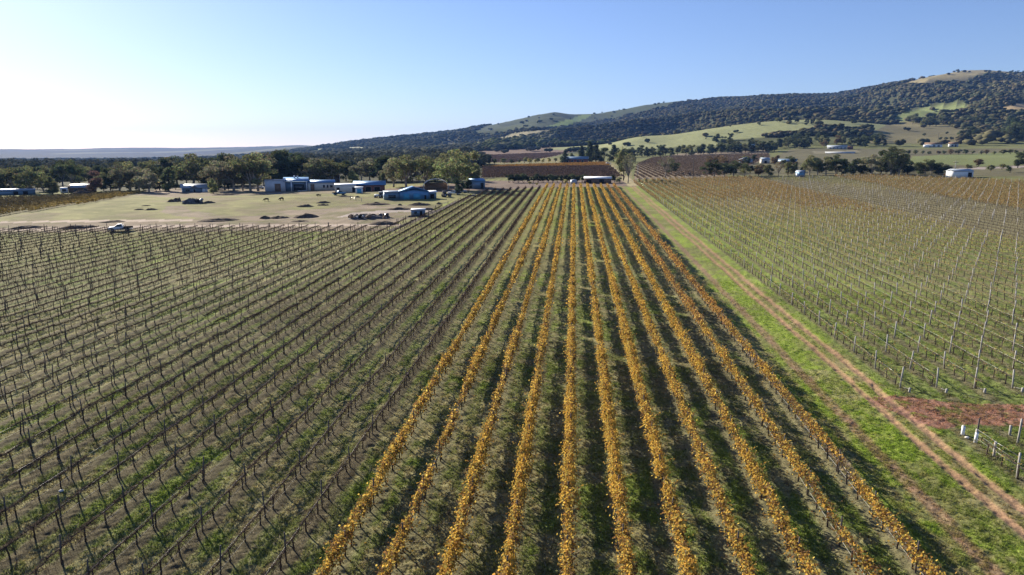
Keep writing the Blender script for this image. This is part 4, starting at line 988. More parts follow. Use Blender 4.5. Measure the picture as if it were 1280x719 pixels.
# ------------------------------------------------------------------ woodland (uncountable)
def blobs(seed, n=2, sub=ICO1):
    rng = np.random.default_rng(seed); b = Buf()
    for q in range(n):
        V, Fc = sub; V = V*(1+.45*(rng.random((len(V), 1))-.5)); c = rng.normal(size=3)*np.array((.35, .35, .12))*(q > 0)
        V = V*np.array((.68, .68, .42))*rng.uniform(.7, 1.05)+c+np.array((0, 0, .55)); b.add(V, Fc, np.full(3, rng.uniform(.85, 1.15)))
    return b.arr()
def leafy(seed, n=110):
    rng = np.random.default_rng(seed); b = Buf()
    for q in range(5):
        c = rng.normal(size=3)*np.array((.28, .28, .12))+np.array((0, 0, .62)); d = rng.normal(size=(n//5, 3)); d /= np.linalg.norm(d, axis=1)[:, None]
        b.leaves(c+d*np.array((.33, .33, .24)), .17, np.ones((n//5, 3))*rng.uniform(.8, 1.2)*rng.uniform(.7, 1.3, (n//5, 1)), d*1.3, rng, .6)
        V, Fc = ICO1; b.add(V*.2+c, Fc, (.8, .8, .8))
    b.add([(-.02, 0, 0), (.02, 0, 0), (0, 0, .6)], [(0, 1, 2)], (.8, .7, .6)); return b.arr()
OPEN = {n: (p, r0, r1) for n, p, c, r0, r1, j in COVER if n in ('vin1', 'pale', 'road', 'spur', 'g2', 'g3', 'g4', 'g7', 'gl', 'g6', 'g6b', 'g6c', 'g6d', 'v3', 'flatr', 'g8')}
PT = [(.085, .09, .055), (.11, .11, .07), (.07, .078, .048), (.12, .12, .085)]
def wood(name, label, poly, r0, r1, sp0, sp1, h0, h1, tints, seed, vs, dens=None):
    rng = np.random.default_rng(seed)
    pxs = [p[0] for p in poly]; a0 = math.atan((min(pxs)-640)/F)-.02; a1 = math.atan((max(pxs)-640)/F)+.02
    P = []
    edges = np.geomspace(r0, r1, 12)
    for e0, e1 in zip(edges[:-1], edges[1:]):
        t = (e0-r0)/(r1-r0); sp = sp0+(sp1-sp0)*t; n = int((a1-a0)*.5*(e1*e1-e0*e0)/sp**2)
        r = np.sqrt(rng.random(n)*(e1*e1-e0*e0)+e0*e0); a = rng.uniform(a0, a1, n); h = (h0+(h1-h0)*t)*rng.uniform(.65, 1.2, n)
        P.append(np.stack([r, a, h], 1))
    r, a, h = np.concatenate(P).T
    dx = np.sin(a); dy = np.cos(a); x = r*(dx*cR[0]+dy*cH[0]); y = r*(dx*cR[1]+dy*cH[1]); z = height(x, y)
    px, py, d = project(x, y, z); keep = inpoly(px, py, poly)
    jx = (fbm(x, y, 60, 3, 52)-.5)
    for nm, (pl, q0, q1) in OPEN.items():
        pm = inpoly(px+jx*5, py+jx*2, pl) & (r >= q0) & (r <= q1)
        keep &= ~(pm & (rng.random(len(x)) > (.015 if nm not in ('gl',) else .012)))
    if dens is not None: keep &= rng.random(len(x)) < dens(x, y, px, py)
    x, y, z, h = x[keep], y[keep], z[keep], h[keep]; n = len(x)
    wd = h*rng.uniform(.8, 1.25, n)
    T = np.array(tints)[rng.integers(0, len(tints), n)]*rng.uniform(.8, 1.22, (n, 1))*(.6+.8*fbm(x, y, 150, 3, 66)[:, None])
    print(name, n)
    return scatter(vs, rng.integers(0, len(vs), n), np.stack([x, y, z-h*.08], -1), rng.uniform(0, 6.28, n), np.stack([wd, wd, h], -1), tint=T)
WT = [(.082, .078, .040), (.098, .092, .050), (.068, .068, .036), (.095, .080, .048)]
LEAFY = [leafy(i) for i in range(6)]; BL = [blobs(i) for i in range(7)]; BL3 = [blobs(20+i, 3) for i in range(6)]
A = wood('plain_wood_near', '', [(-80, 240), (-80, 190), (620, 190), (620, 215), (560, 222), (430, 225), (330, 228)], 560, 1150, 10, 15, 11, 14, PT, 1, LEAFY)
B = wood('plain_wood_far', '', [(-80, 220), (-80, 180), (440, 160), (700, 150), (700, 205), (560, 215)], 1150, 3600, 16, 26, 12, 13, PT, 2, BL)
stuff_obj('plain_woodland', [A, B], M['wood'], 'dense grey-green woodland stretching over the plain at left')
Cc_ = wood('hill_wood', '', [(560, 200), (600, 130), (850, 100), (1100, 80), (1400, 60), (1400, 180), (1200, 190), (1085, 178), (990, 172), (860, 175), (700, 192)], 1120, 3700, 10, 13, 8.5, 10, WT+[(.05, .06, .035)], 3, BL)
stuff_obj('hill_woodland', [Cc_], M['wood'], 'dark scrubby woodland covering the hills at right')
D = wood('mid_wood', '', [(600, 197), (600, 178), (700, 172), (760, 172), (790, 180), (700, 186)], 900, 1700, 11, 12, 9, 10, [(.075, .085, .035), (.10, .115, .045), (.05, .06, .03)], 4, BL3)
E_ = wood('mid_wood_right', '', [(1085, 185), (1200, 182), (1300, 182), (1300, 130), (1110, 150)], 760, 1300, 13, 14, 9, 10, WT, 6, BL3, lambda x, y, px, py: np.where(py > 176, .15, .6))
stuff_obj('slope_woodland', [D, E_], M['wood'], 'mixed green scrub on the lower slopes of the hills')

# ------------------------------------------------------------------ distant vineyard fields (uncountable)
def bush(seed, n, size, w=.5, h=1.2, L=.8):
    rng = np.random.default_rng(seed); b = Buf(); P = np.stack([rng.normal(size=n)*w*.5, rng.uniform(-L, L, n), rng.uniform(.3, h, n)], -1)
    b.leaves(P, size, np.ones((n, 3))*rng.uniform(.7, 1.3, (n, 1)), None, rng); return b.arr()
def field(poly, x0, dx_, y0, y1, K, step, ang, tintfn, seed, r0=300, r1=1500, vs=None):
    rng = np.random.default_rng(seed); u = np.arange(-K, K)*dx_; v = np.arange(y0, y1, step); U, Vv = np.meshgrid(u, v)
    U = U.ravel(); Vv = Vv.ravel()+rng.normal(size=U.size)*.2; ca, sa = math.cos(ang), math.sin(ang)
    x = x0[0]+U*ca-Vv*sa; y = x0[1]+U*sa+Vv*ca; z = height(x, y); px, py, d = project(x, y, z); r = np.hypot(x, y)
    k = inpoly(px, py, poly) & (r > r0) & (r < r1) & (d > 0); x, y, z, px, py = x[k], y[k], z[k], px[k], py[k]; n = len(x)
    vs = vs or [bush(i, 16, .45) for i in range(5)]
    return scatter(vs, rng.integers(0, len(vs), n), np.stack([x, y, z], -1), np.full(n, ang), rng.uniform(.85, 1.2, n), tint=tintfn(x, y, px, py, rng))
def t_v2(x, y, px, py, rng):
    g = (py < 209.8-.012*(px-604)).astype(float)[:, None]; n = len(x)
    return ((1-g)*np.array((.13, .09, .066))+g*np.array((.42, .24, .07)))*rng.uniform(.7, 1.3, (n, 1))
F1 = field([(603, 223), (604, 208), (757, 203.5), (779, 222)], (0, 330), 3.6, -110, 110, 110, 1.6, math.pi/2-.05, t_v2, 1)
F2 = field([(792, 224), (796, 206), (815, 198), (850, 192), (960, 187.5), (962, 197), (905, 220)], (100, 330), 3.6, 0, 500, 80, 1.8, 0.0, lambda x, y, px, py, rng: np.array((.18, .135, .095))*rng.uniform(.7, 1.3, (len(x), 1)), 2)
F3 = field([(596, 203), (596, 190), (640, 187), (700, 184), (725, 187), (690, 196), (640, 204)], (0, 500), 5, -250, 250, 130, 2.6, math.pi/2-.1, lambda x, y, px, py, rng: np.array((.16, .11, .085))*rng.uniform(.7, 1.3, (len(x), 1)), 3, 450, 1500, [bush(i, 9, .8, .8, 1.3, 1.3) for i in range(5)])
p0 = unproj(0, 270)[:2]; p1 = unproj(180, 242.5)[:2]; an = math.atan2(p1[1]-p0[1], p1[0]-p0[0])-math.pi/2
def t_l(x, y, px, py, rng):
    e = np.interp(px, [0, 60, 120, 182], [271, 262, 252, 241])-py; g = np.clip(1-e/9, 0, 1)[:, None]
    return ((1-g)*np.array((.15, .12, .06))+g*np.array((.36, .26, .08)))*rng.uniform(.7, 1.3, (len(x), 1))
F4 = field([(-60, 280), (-60, 252), (0, 249), (60, 247), (160, 241), (182, 241), (120, 253), (60, 262), (0, 271)], p0, 3.2, -60, 260, 60, 1.7, an, t_l, 4, 150, 400)
stuff_obj('distant_vineyard_fields', [F1, F2, F3, F4], M['wood'], 'brown, purple and golden vine rows in the far fields')

# ------------------------------------------------------------------ buildings
class Bld:
    def __init__(s, name, label, cat, px, py, rot=0, group=None, sc=1.0):
        x, y, z = unproj(px, py); s.d = float(project(np.array(x), np.array(y), np.array(z))[2]); s.k = s.d/F*sc
        az = math.atan2(x, y)
        s.root = empty(name, (x, y, z-.15), -az+math.radians(rot), label, cat, group)
    def box(s, name, x0, x1, y0, y1, z0, z1, mat, parent=None):
        k = s.k; return Buf().box(x0*k, x1*k, y0*k, y1*k, z0*k, z1*k).obj(name, M[mat], parent or s.root)
    def gable(s, name, x0, x1, y0, y1, z, rise, mat, axis='x', ov=.6, parent=None):
        k = s.k; th = .22/k; b = Buf()
        if axis == 'x':
            ym = (y0+y1)/2; P = [(y0-ov, z-.1), (ym, z+rise), (y1+ov, z-.1), (y1+ov, z-.1+th), (ym, z+rise+th), (y0-ov, z-.1+th)]
            b.prism_x([(p[0]*k, p[1]*k) for p in P], (x0-ov)*k, (x1+ov)*k)
        else:
            xm = (x0+x1)/2; P = [(x0-ov, z-.1), (xm, z+rise), (x1+ov, z-.1), (x1+ov, z-.1+th), (xm, z+rise+th), (x0-ov, z-.1+th)]
            b.prism([(p[0]*k, p[1]*k) for p in P], (y0-ov)*k, (y1+ov)*k)
        return b.obj(name, M[mat], parent or s.root)
    def hall(s, x0, x1, y0, y1, z, rise, mat, axis='x', name='wall', parent=None):
        """walls with gable ends"""
        k = s.k; b = Buf()
        if axis == 'x': b.prism_x([(p[0]*k, p[1]*k) for p in [(y0, 0), (y1, 0), (y1, z), ((y0+y1)/2, z+rise), (y0, z)]], x0*k, x1*k)
        else: b.prism([(p[0]*k, p[1]*k) for p in [(x0, 0), (x1, 0), (x1, z), ((x0+x1)/2, z+rise), (x0, z)]], y0*k, y1*k)
        return b.obj(name, M[mat], parent or s.root)
    def slope(s, name, x0, x1, y0, y1, zf, zb, mat, ov=.5):
        k = s.k; th = .2/k
        return Buf().prism_x([(p[0]*k, p[1]*k) for p in [(y0-ov, zf), (y1+ov, zb), (y1+ov, zb+th), (y0-ov, zf+th)]], (x0-ov)*k, (x1+ov)*k).obj(name, M[mat], s.root)
    def open(s, name, x0, x1, z0, z1, y=0, mat='glass', frame='white'):
        k = s.k; e = .06/k
        f = s.box(name, x0-.15, x1+.15, y-e, y+e, z0-.15, z1+.15, frame); s.box('pane' if name == 'window' else 'leaf', x0, x1, y-2*e, y-e-.003/k, z0, z1, mat, f); return f

b = Bld('long_shed', 'long low blue-grey shed with pale roof at the far left edge', 'shed', 12, 244)
b.hall(-34, 27, 0, 18, 5.5, 1.6, 'bluegrey'); b.gable('roof', -34, 27, 0, 18, 5.6, 1.7, 'zinc'); b.open('door', 4, 9, 0.1, 4.6, 0, 'dark', 'bluegrey'); b.open('door', 14, 19, .1, 4.6, 0, 'dark', 'bluegrey')
b = Bld('farmhouse', 'dark hip-roofed farmhouse with a white end wall behind dark mound', 'house', 100, 240.5)
b.hall(-12, 18, 0, 14, 6, 3.5, 'timber'); b.gable('roof', -9, 19, -1, 15, 6, 4, 'zinc'); b.box('wing', -20.5, -12.5, -.5, 9, 0, 6.8, 'white'); b.open('window', -18.5, -14.5, 2, 5, -.5); b.open('window', -6, -2, 1.5, 4.5); b.open('window', 4, 8, 1.5, 4.5)
b = Bld('cottage', 'small cottage with a blue metal roof beside a pale tree', 'house', 243, 240.5)
b.hall(-14, 14, 0, 14, 5.4, 3.6, 'bluegrey'); b.gable('roof', -15, 15, -2, 15, 5.6, 4.6, 'zinc'); b.gable('porch_roof', -3, 3, -3.5, 4, 6.3, 2.5, 'zinc', 'y'); b.box('post', -14, -13.4, -2.4, -1.8, 0, 5.4, 'white'); b.box('post', 13.4, 14, -2.4, -1.8, 0, 5.4, 'white'); b.open('window', -10, -5, 1.5, 4); b.open('door', -1, 1.5, 0, 4, 0, 'dark'); b.box('wing', 9, 15.5, -1.2, 5, 0, 5, 'white')
b = Bld('barn', 'pale-roofed building showing through the tree belt', 'barn', 303, 224)
b.hall(-9, 10, 0, 10, 10, 2, 'cream'); b.gable('roof', -9, 10, 0, 10, 10, 2.4, 'white'); b.open('window', -5, -1, 4, 7)
# long white house, kept low
b = Bld('long_house', 'long white modern house with blue roof and wide glass doors', 'house', 376, 238.8)
b.box('wall', -42, -18, 1, 22, 0, 15.5, 'offwhite'); b.box('flat_roof', -42.4, -17.6, .6, 22.4, 15.5, 16.1, 'zinc'); b.open('garage_door', -30.5, -23.5, .2, 11, 1, 'timber', 'offwhite')
b.box('wall', -17.9, 9, 3, 22, 0, 13, 'bluegrey'); b.slope('roof', -20, 10, 1, 24, 14, 18.5, 'blue'); b.open('glass_door', -8.5, 5, .5, 10, 3, 'glass', 'white'); b.box('veranda_post', -11.5, -10.3, .5, 1.7, 0, 13.9, 'white'); b.box('veranda_post', 6.8, 8, .5, 1.7, 0, 13.9, 'white'); b.box('step', -4, 8, -2, .4, 0, .9, 'white')
b.hall(9.1, 41, 0, 20, 11.5, 2.5, 'cream'); b.gable('roof', 9.6, 42, -.5, 21, 11.7, 3.2, 'blue'); b.open('glass_door', 12, 16.5, .3, 9.5, 0, 'timber', 'dark'); b.open('window', 27, 29.5, 4.5, 8.5); b.open('window', 31.5, 33.8, 4.5, 8.5); b.open('window', 35.5, 39, 4.8, 8.2)
b.box('chimney', -8, -6, 18, 20, 17.5, 21.5, 'white'); b.box('chimney', -4, -2, 18, 20, 17.5, 21, 'white')
b = Bld('block_tower', 'plain grey-green square building behind the white house', 'building', 396, 229)
b.box('wall', -5.5, 5.5, 0, 12, 0, 13.5, 'bluegrey'); b.box('flat_roof', -5.9, 5.9, -.4, 12.4, 13.5, 14, 'zinc'); b.open('window', -2, 1, 7, 10)
bpy.data.objects['long_house'].scale = (1, 1, .88); b.root.scale = (1, 1, .85)
b = Bld('open_barn', 'brown open-fronted timber barn right of the grey tower', 'barn', 414, 229)
b.box('back_wall', -11, 11, 6, 7, 0, 9.5, 'timber'); b.box('flat_roof', -11.5, 11.5, -1, 8, 9.6, 10.4, 'timber')
for x0 in (-11, -4, 3, 10): b.box('post', x0, x0+.9, -.5, .5, 0, 9.6, 'cream')
b = Bld('low_building', 'low cream building with shaded openings beside the white house', 'building', 428, 241)
b.box('wall', -9, 17, 0, 14, 0, 9.5, 'cream'); b.slope('roof', -9, 17, 0, 14, 9.6, 11, 'white'); b.open('window', -7, -3, 4, 7, 0, 'dark'); b.open('door', 12, 16, 0, 7, 0, 'dark')
b = Bld('long_barn', 'long barn with blue roof and reddish brick front', 'barn', 463, 239.5)
b.hall(-19, 18, 3, 20, 8, 3, 'brick'); b.gable('roof', -20, 19, 1, 21, 8.2, 4.5, 'blue'); b.open('door', -6, 1, 0, 6, 3, 'dark'); b.open('door', 5, 12, 0, 6, 3, 'dark')
b = Bld('small_shed', 'tiny white-framed shed in front of the long blue-roofed barn', 'shed', 449, 242)
b.box('wall', -4.5, 4.5, 0, 7, 0, 7.4, 'white'); b.slope('roof', -4.8, 4.8, -.4, 7.4, 7.5, 8, 'white'); b.open('door', -2.6, 2.8, 0, 6, 0, 'bluedoor')
# blue workshop
b = Bld('workshop', 'blue gabled metal workshop with turquoise doors and two lean-tos', 'workshop', 519, 249.3, 8)
b.hall(-19, 17, 0, 20, 11, 6, 'blue', 'y'); b.gable('roof', -19, 17, 0, 20, 11.2, 6.2, 'blue', 'y'); b.open('sliding_door', -14.5, -7, .3, 8.5, 0, 'bluedoor', 'blue'); b.open('sliding_door', -2, 6.5, .3, 8.5, 0, 'bluedoor', 'blue'); b.open('door', 11.5, 14, .2, 6, 0, 'dark', 'blue')
b.box('lean_to', -38, -19.3, 1, 14, 0, 10.4, 'bluegrey'); b.slope('lean_to_roof', -38, -19.6, 1, 14, 10.5, 11.6, 'zinc'); b.open('window', -33, -24, 2.5, 7, 1, 'glass', 'bluegrey')
b.box('lean_to', 17.3, 27, 1, 12, 0, 9.3, 'bluegrey'); b.slope('lean_to_roof', 17.6, 28, 1, 12, 9.5, 11.2, 'white'); b.open('door', 19, 24.5, .2, 7.5, 1, 'dark', 'white'); b.root.scale = (1, 1, .9)
b = Bld('garden_shed', 'small pale blue gabled shed beside huge gum tree', 'shed', 598, 236, 22)
b.hall(-9.5, 9, 0, 15, 9.5, 2.6, 'bluegrey', 'x'); b.gable('roof', -9.5, 9, 0, 15, 9.7, 2.8, 'blue', 'x'); b.open('door', 3, 7, .1, 7.5, 0, 'dark', 'zinc')
b = Bld('site_cabin', 'small blue-grey cabin with white roof standing on dark skids', 'cabin', 523, 270.5, -6)
b.box('wall', -9, 8, 0, 9, 1.2, 8, 'bluegrey'); b.slope('roof', -9, 8, 0, 9, 8.1, 8.9, 'white'); b.box('skid', -10, 9.5, .5, 1.8, 0, 1.1, 'dark'); b.box('skid', -10, 9.5, 7, 8.3, 0, 1.1, 'dark'); b.open('window', -5, -1.5, 4, 6.5, 0, 'glass', 'bluegrey'); b.open('door', 2, 5, 1.5, 7, 0, 'dark', 'bluegrey')
b = Bld('arched_shelter', 'curved grey hoop shelter open over dark farm clutter', 'shelter', 545, 238)
k = b.k; arc = [(-17*math.cos(t)*k, (3+11.5*math.sin(t))*k) for t in np.linspace(.25, 2.75, 18)]
P = arc+[(p[0]*.96, (p[1]-.5*k)) for p in arc[::-1]]
bb = Buf(); n = len(arc)
for y0 in (0,):
    V = [(p[0], 0, p[1]) for p in P]+[(p[0], 14*k, p[1]) for p in P]; m_ = len(P)
    Fq = [(i, (i+1) % m_, (i+1) % m_+m_, i+m_) for i in range(m_)]+[(i, m_-1-i, m_-2-i, i+1) for i in range(n-1)]+[(m_+i, m_+i+1, 2*m_-2-i, 2*m_-1-i) for i in range(n-1)]
    bb.add(V, Fq)
bb.obj('hoop_roof', M['offwhite'], b.root)
for xx in (-15.5, 15): b.box('post', xx, xx+1, 1, 2, 0, 6.5, 'greypost')
b.box('back_wall', -14, 14, 13, 13.6, 0, 9, 'timber')
b = Bld('packing_shed', 'low shed with a shining white roof above the golden rows', 'shed', 747, 229.5)
b.box('wall', -17, 17, 0, 12, 0, 6.3, 'timber'); b.slope('roof', -17, 17, 0, 13, 6.4, 8.2, 'white'); b.open('door', -14, -8, 0, 5.5, 0, 'dark', 'timber'); b.open('door', 2, 8, 0, 5.5, 0, 'dark', 'timber')
b = Bld('water_tank', 'small pale blue cylindrical tank left of the packing shed', 'tank', 717, 230)
kk = b.k; Buf().tube([(0, 3*kk, 0), (0, 3*kk, 5.2*kk)], 4*kk, 16).obj('tank_shell', M['zinc'], b.root); Buf().tube([(0, 3*kk, 5.2*kk), (0, 3*kk, 5.9*kk)], [4.1*kk, .6*kk], 16).obj('lid', M['white'], b.root)
b = Bld('farmhouse', 'red brick farmhouse half hidden in the dark middle grove', 'house', 718, 204)
b.hall(-14, 17, 0, 10, 5, 2.6, 'brick'); b.gable('roof', -14, 17, -1, 11, 5.1, 3, 'bluegrey')
for xx in (-10, -4, 3, 9): b.open('window', xx, xx+2.5, 1.5, 4, 0, 'glass', 'white')
b = Bld('house', 'left white house of the pair below the wooded rise', 'house', 922.5, 187.5, sc=.82)
b.hall(-9, 9, 0, 8, 6, 2, 'white'); b.gable('roof', -9, 9, 0, 8, 6.1, 2.3, 'blue'); b.open('window', -6, -2, 2, 4.5); b.open('window', 2, 6, 2, 4.5)
b = Bld('house', 'right smaller white house of the pair below the wooded rise', 'house', 943, 187.3, 15, sc=.82)
b.hall(-4.5, 4.5, 0, 8, 6.5, 2, 'white', 'y'); b.gable('roof', -4.5, 4.5, 0, 8, 6.6, 2.2, 'blue', 'y'); b.open('window', -2, 1.5, 2, 4.5)
b = Bld('machinery_shed', 'large pale blue-grey shed with white roof behind gum trees', 'shed', 932, 205, sc=.82)
b.hall(-10, 10, 0, 16, 6.5, 3.5, 'zinc', 'y'); b.gable('roof', -10, 10, 0, 16, 6.6, 3.7, 'zinc', 'y'); b.open('door', -4, 4, .2, 5.5, 0, 'dark', 'zinc')
b = Bld('farm_shed', 'small cream gabled shed right of the pale machinery shed', 'shed', 957, 204.5, 20, sc=.82)
b.hall(-6, 6, 0, 9, 6, 2.6, 'cream'); b.gable('roof', -6, 6, 0, 9, 6.1, 2.8, 'zinc'); b.open('door', -2, 2, .1, 4.5, 0, 'dark', 'cream')
b = Bld('dark_house', 'dark low-roofed house right of the cream gabled shed', 'house', 984, 205, sc=.82)
b.hall(-12, 12, 0, 12, 4, 3, 'timber'); b.gable('roof', -13, 13, -1, 13, 4.1, 3.4, 'bluegrey'); b.open('window', -6, -3, 1, 3); b.open('window', 3, 6, 1, 3)
b = Bld('pump_shed', 'tiny blue shed with white end at top of right block', 'shed', 999, 221.3, -18)
b.hall(-4.6, 4.6, 0, 7, 6.2, 1.6, 'blue'); b.gable('roof', -4.6, 4.6, 0, 7, 6.3, 1.8, 'zinc'); b.open('door', -4, -1.5, .2, 4.8, 0, 'white', 'white')
b = Bld('winery', 'long low building with white and blue roof among middle trees', 'building', 1046, 186.5, sc=.7)
b.hall(-16, 16, 0, 8, 4.2, 1.6, 'offwhite'); b.gable('roof', -16, 16, 0, 8, 4.3, 2, 'zinc'); b.box('wing', 17, 26, 1, 7, 0, 5, 'brick')
for xx in (-12, -6, 0, 6, 12): b.open('window', xx, xx+2, 1, 3)
b = Bld('shade_house', 'long white low greenhouse roof beyond the middle trees', 'greenhouse', 1050, 192, sc=.8)
b.box('wall', -21, 21, 0, 10, 0, 1.4, 'offwhite'); b.gable('roof', -21, 21, 0, 10, 1.5, 1.0, 'offwhite')
b = Bld('farmhouse', 'white farmhouse with dark roof below the brown grassy slope', 'house', 1166, 184.5, sc=.82)
b.hall(-11, 12, 0, 10, 4.6, 2.4, 'white'); b.gable('roof', -11, 12, 0, 10, 4.7, 2.6, 'timber'); b.box('wing', -13, -5, -4, 0, 0, 4, 'white'); b.open('window', 0, 3, 1.2, 3.4); b.open('window', 6, 9, 1.2, 3.4)
b = Bld('house', 'small dark-roofed house right of the white farmhouse', 'house', 1192, 184, 12, sc=.82)
b.hall(-6, 6, 0, 8, 4.4, 2.6, 'offwhite'); b.gable('roof', -6, 6, 0, 8, 4.5, 2.8, 'timber'); b.open('window', -3, -.5, 1.2, 3.4); b.open('door', 1.5, 3.5, 0, 3.6, 0, 'dark')
b = Bld('white_shed', 'bright white metal shed at the top right of right block', 'shed', 1206, 222.5, 40)
b.hall(-15, 11, 0, 14, 8.3, 2.2, 'white'); b.gable('roof', -15, 11, 0, 14, 8.4, 2.4, 'zinc'); b.open('door', 4, 9, .2, 7, 0, 'dark', 'zinc')
b = Bld('site_machine', 'orange digger with a raised arm left of white shed', 'digger', 1189, 220)
b.box('track', -3.5, 3, 0, 1, 0, 1.2, 'dark'); b.box('track', -3.5, 3, 3, 4, 0, 1.2, 'dark'); b.box('cab', -2, 1.5, .6, 3.4, 1.2, 4.6, 'orange'); b.box('engine', 1.5, 4, .6, 3.4, 1.2, 3, 'orange')
Buf().tube([(-1.5*b.k, 2*b.k, 2*b.k), (-4*b.k, 2*b.k, 5*b.k), (-7.5*b.k, 2*b.k, 2.4*b.k), (-8*b.k, 2*b.k, 1*b.k)], .45*b.k, 6).obj('arm', M['orange'], b.root)

# poles and fences
def pole(px, py, hpx, arm, label, mat='post'):
    b = Bld('utility_pole', label, 'pole', px, py); k = b.k
    Buf().tube([(0, 0, 0), (0, 0, hpx*k)], [.22, .14], 8).obj('pole', M[mat], b.root)
    if arm: Buf().box(-1.2, 1.2, -.08, .08, hpx*k-.9, hpx*k-.7).obj('crossarm', M['timber'], b.root)
    for s in (-1, 1): Buf().tube([(s*.9, 0, hpx*k-.7), (s*.9, 0, hpx*k-.45)], .07, 6).obj('insulator', M['white'], b.root)
pole(866, 226, 29, 1, 'tall thin utility pole standing before the brown striped field'); pole(797, 221, 15, 1, 'short dark utility pole beside the top of track', 'greypost'); pole(1193, 219, 18, 1, 'thin utility pole beside the orange digger', 'greypost')
pole(1172, 180, 14, 1, 'faint utility pole on the brown grassy slope')
def fence(pts, label, hm=1.2, step=5, mat='post'):
    P = [unproj(*p) for p in pts]; r = empty('wire_fence', P[0], 0, label, 'fence'); o = np.array(P[0])
    L = []
    for a, b2 in zip(P[:-1], P[1:]):
        n = max(1, int(math.hypot(b2[0]-a[0], b2[1]-a[1])/step))
        for i in range(n): L.append(np.array(a[:2])*(1-i/n)+np.array(b2[:2])*i/n)
    L.append(np.array(P[-1][:2])); L = np.array(L); zz = height(L[:, 0], L[:, 1]); W = np.column_stack([L, zz])-o
    me = Buf().tube([(0, 0, -.3), (0, 0, hm)], .09, 6).mesh('post', M[mat])
    for q in W[:100]: c = link('post', me, r); c.location = q
    for h in (.4, .75, 1.1): Buf().tube(W+np.array((0, 0, h)), .012, 3).obj('wire', M['wire'], r)
fence([(800, 232.5), (846, 234.5)], 'short wire fence crossing the top left of right block'); fence([(856, 221.5), (930, 221), (1000, 222)], 'long wire fence along the top of the right block')
fence([(-20, 290.5), (150, 286.5), (300, 284.5), (484, 283), (560, 255.5)], 'wire fence between the left vine block and paddock', 1.1, 7)
fence([(1219, 555), (1242, 572), (1290, 603)], 'wire fence running from the white-sleeved post to right edge', 1.1, 4, 'greypost')
fence([(438, 250), (452, 252)], 'short pale fence panel in the paddock grass', 1.3, 3, 'greypost')

# ------------------------------------------------------------------ vehicles
def vehicle(px, py, rot, kind, body, label, cat):
    b = Bld({'ute': 'pickup_truck', 'car': 'parked_car', 'tractor': 'tractor'}[kind], label, cat, px, py, rot); r = b.root; r.location.z += .12
    def wheels(xs, w, rad):
        for x in xs:
            for s in (-1, 1):
                t = Buf().tube([(x, s*w-.11, rad), (x, s*w+.11, rad)], rad, 14).obj('wheel', M['tyre'], r); Buf().tube([(x, s*w-.12, rad), (x, s*w+.12, rad)], rad*.5, 10).obj('rim', M['steel'], t)
    if kind == 'ute':
        pr = [(-2.6, .5), (2.6, .45), (2.65, .9), (2.45, 1.12), (1.35, 1.22), (.55, 1.8), (-.35, 1.84), (-.6, 1.1), (-.62, .62), (-2.6, .62)]
        Buf().prism(pr[::-1], -.86, .86).obj('body', M[body], r); Buf().prism([(1.22, 1.24), (.52, 1.74), (-.3, 1.76), (-.42, 1.24)], -.875, .875).obj('window', M['glass'], r)
        tb = Buf().box(-2.7, -.68, -.92, .92, .8, .9).box(-2.7, -2.65, -.92, .92, .9, 1.15).box(-2.7, -.68, -.92, -.88, .9, 1.15).box(-2.7, -.68, .88, .92, .9, 1.15); tb.obj('tray', M['dark'], r)
        Buf().tube([(-.75, -.8, .9), (-.75, -.8, 1.75), (-.75, .8, 1.75), (-.75, .8, .9)], .04, 5).obj('headboard', M['steel'], r); wheels((1.65, -1.6), .78, .38)
        for s in (-1, 1): Buf().box(2.62, 2.68, s*.62-.15, s*.62+.15, .75, .92).obj('headlight', M['zinc'], r)
    elif kind == 'car':
        pr = [(-2.1, .4), (2.1, .38), (2.15, .75), (1.9, .95), (1.05, 1.05), (.35, 1.5), (-1.2, 1.52), (-1.95, 1.05), (-2.15, .9)]
        Buf().prism(pr[::-1], -.84, .84).obj('body', M[body], r); Buf().prism([(.92, 1.06), (.3, 1.43), (-1.15, 1.44), (-1.75, 1.06)], -.855, .855).obj('window', M['glass'], r); wheels((1.35, -1.3), .76, .33)
        for s in (-1, 1): Buf().box(2.12, 2.18, s*.6-.15, s*.6+.15, .62, .78).obj('headlight', M['zinc'], r)
    else:
        Buf().box(-.3, 1.9, -.4, .4, .7, 1.35).obj('hood', M[body], r); Buf().box(-1.5, -.3, -.65, .65, .9, 1.3).obj('body', M[body], r); Buf().box(-1.4, -.3, -.6, .6, 1.3, 2.2).obj('cab', M['glass'], r); Buf().box(-1.5, -.2, -.7, .7, 2.2, 2.35).obj('roof', M[body], r)
        wheels((-1.0,), .8, .75); wheels((1.4,), .65, .42)
vehicle(151, 289.3, 176, 'ute', 'white', 'white pickup truck with dark tray parked beside left vine block', 'pickup truck')
vehicle(325, 236.5, 170, 'car', 'white', 'white car parked left of the long white house', 'car')
vehicle(424, 244, 20, 'ute', 'blue', 'blue pickup truck before the low cream building', 'pickup truck')
vehicle(474, 247.5, 150, 'tractor', 'white', 'pale tractor parked left of the blue workshop', 'tractor')
vehicle(568, 243.5, 160, 'ute', 'white', 'white pickup truck among trees right of blue workshop', 'pickup truck')
vehicle(577, 241, 10, 'car', 'offwhite', 'pale grey car parked behind the white pickup truck', 'car')
vehicle(760, 205.5, 20, 'car', 'white', 'white car parked at the top of the pale side road', 'car')
vehicle(558, 246.5, 30, 'tractor', 'rubble', 'dark grey tractor at the right side of blue workshop', 'tractor')

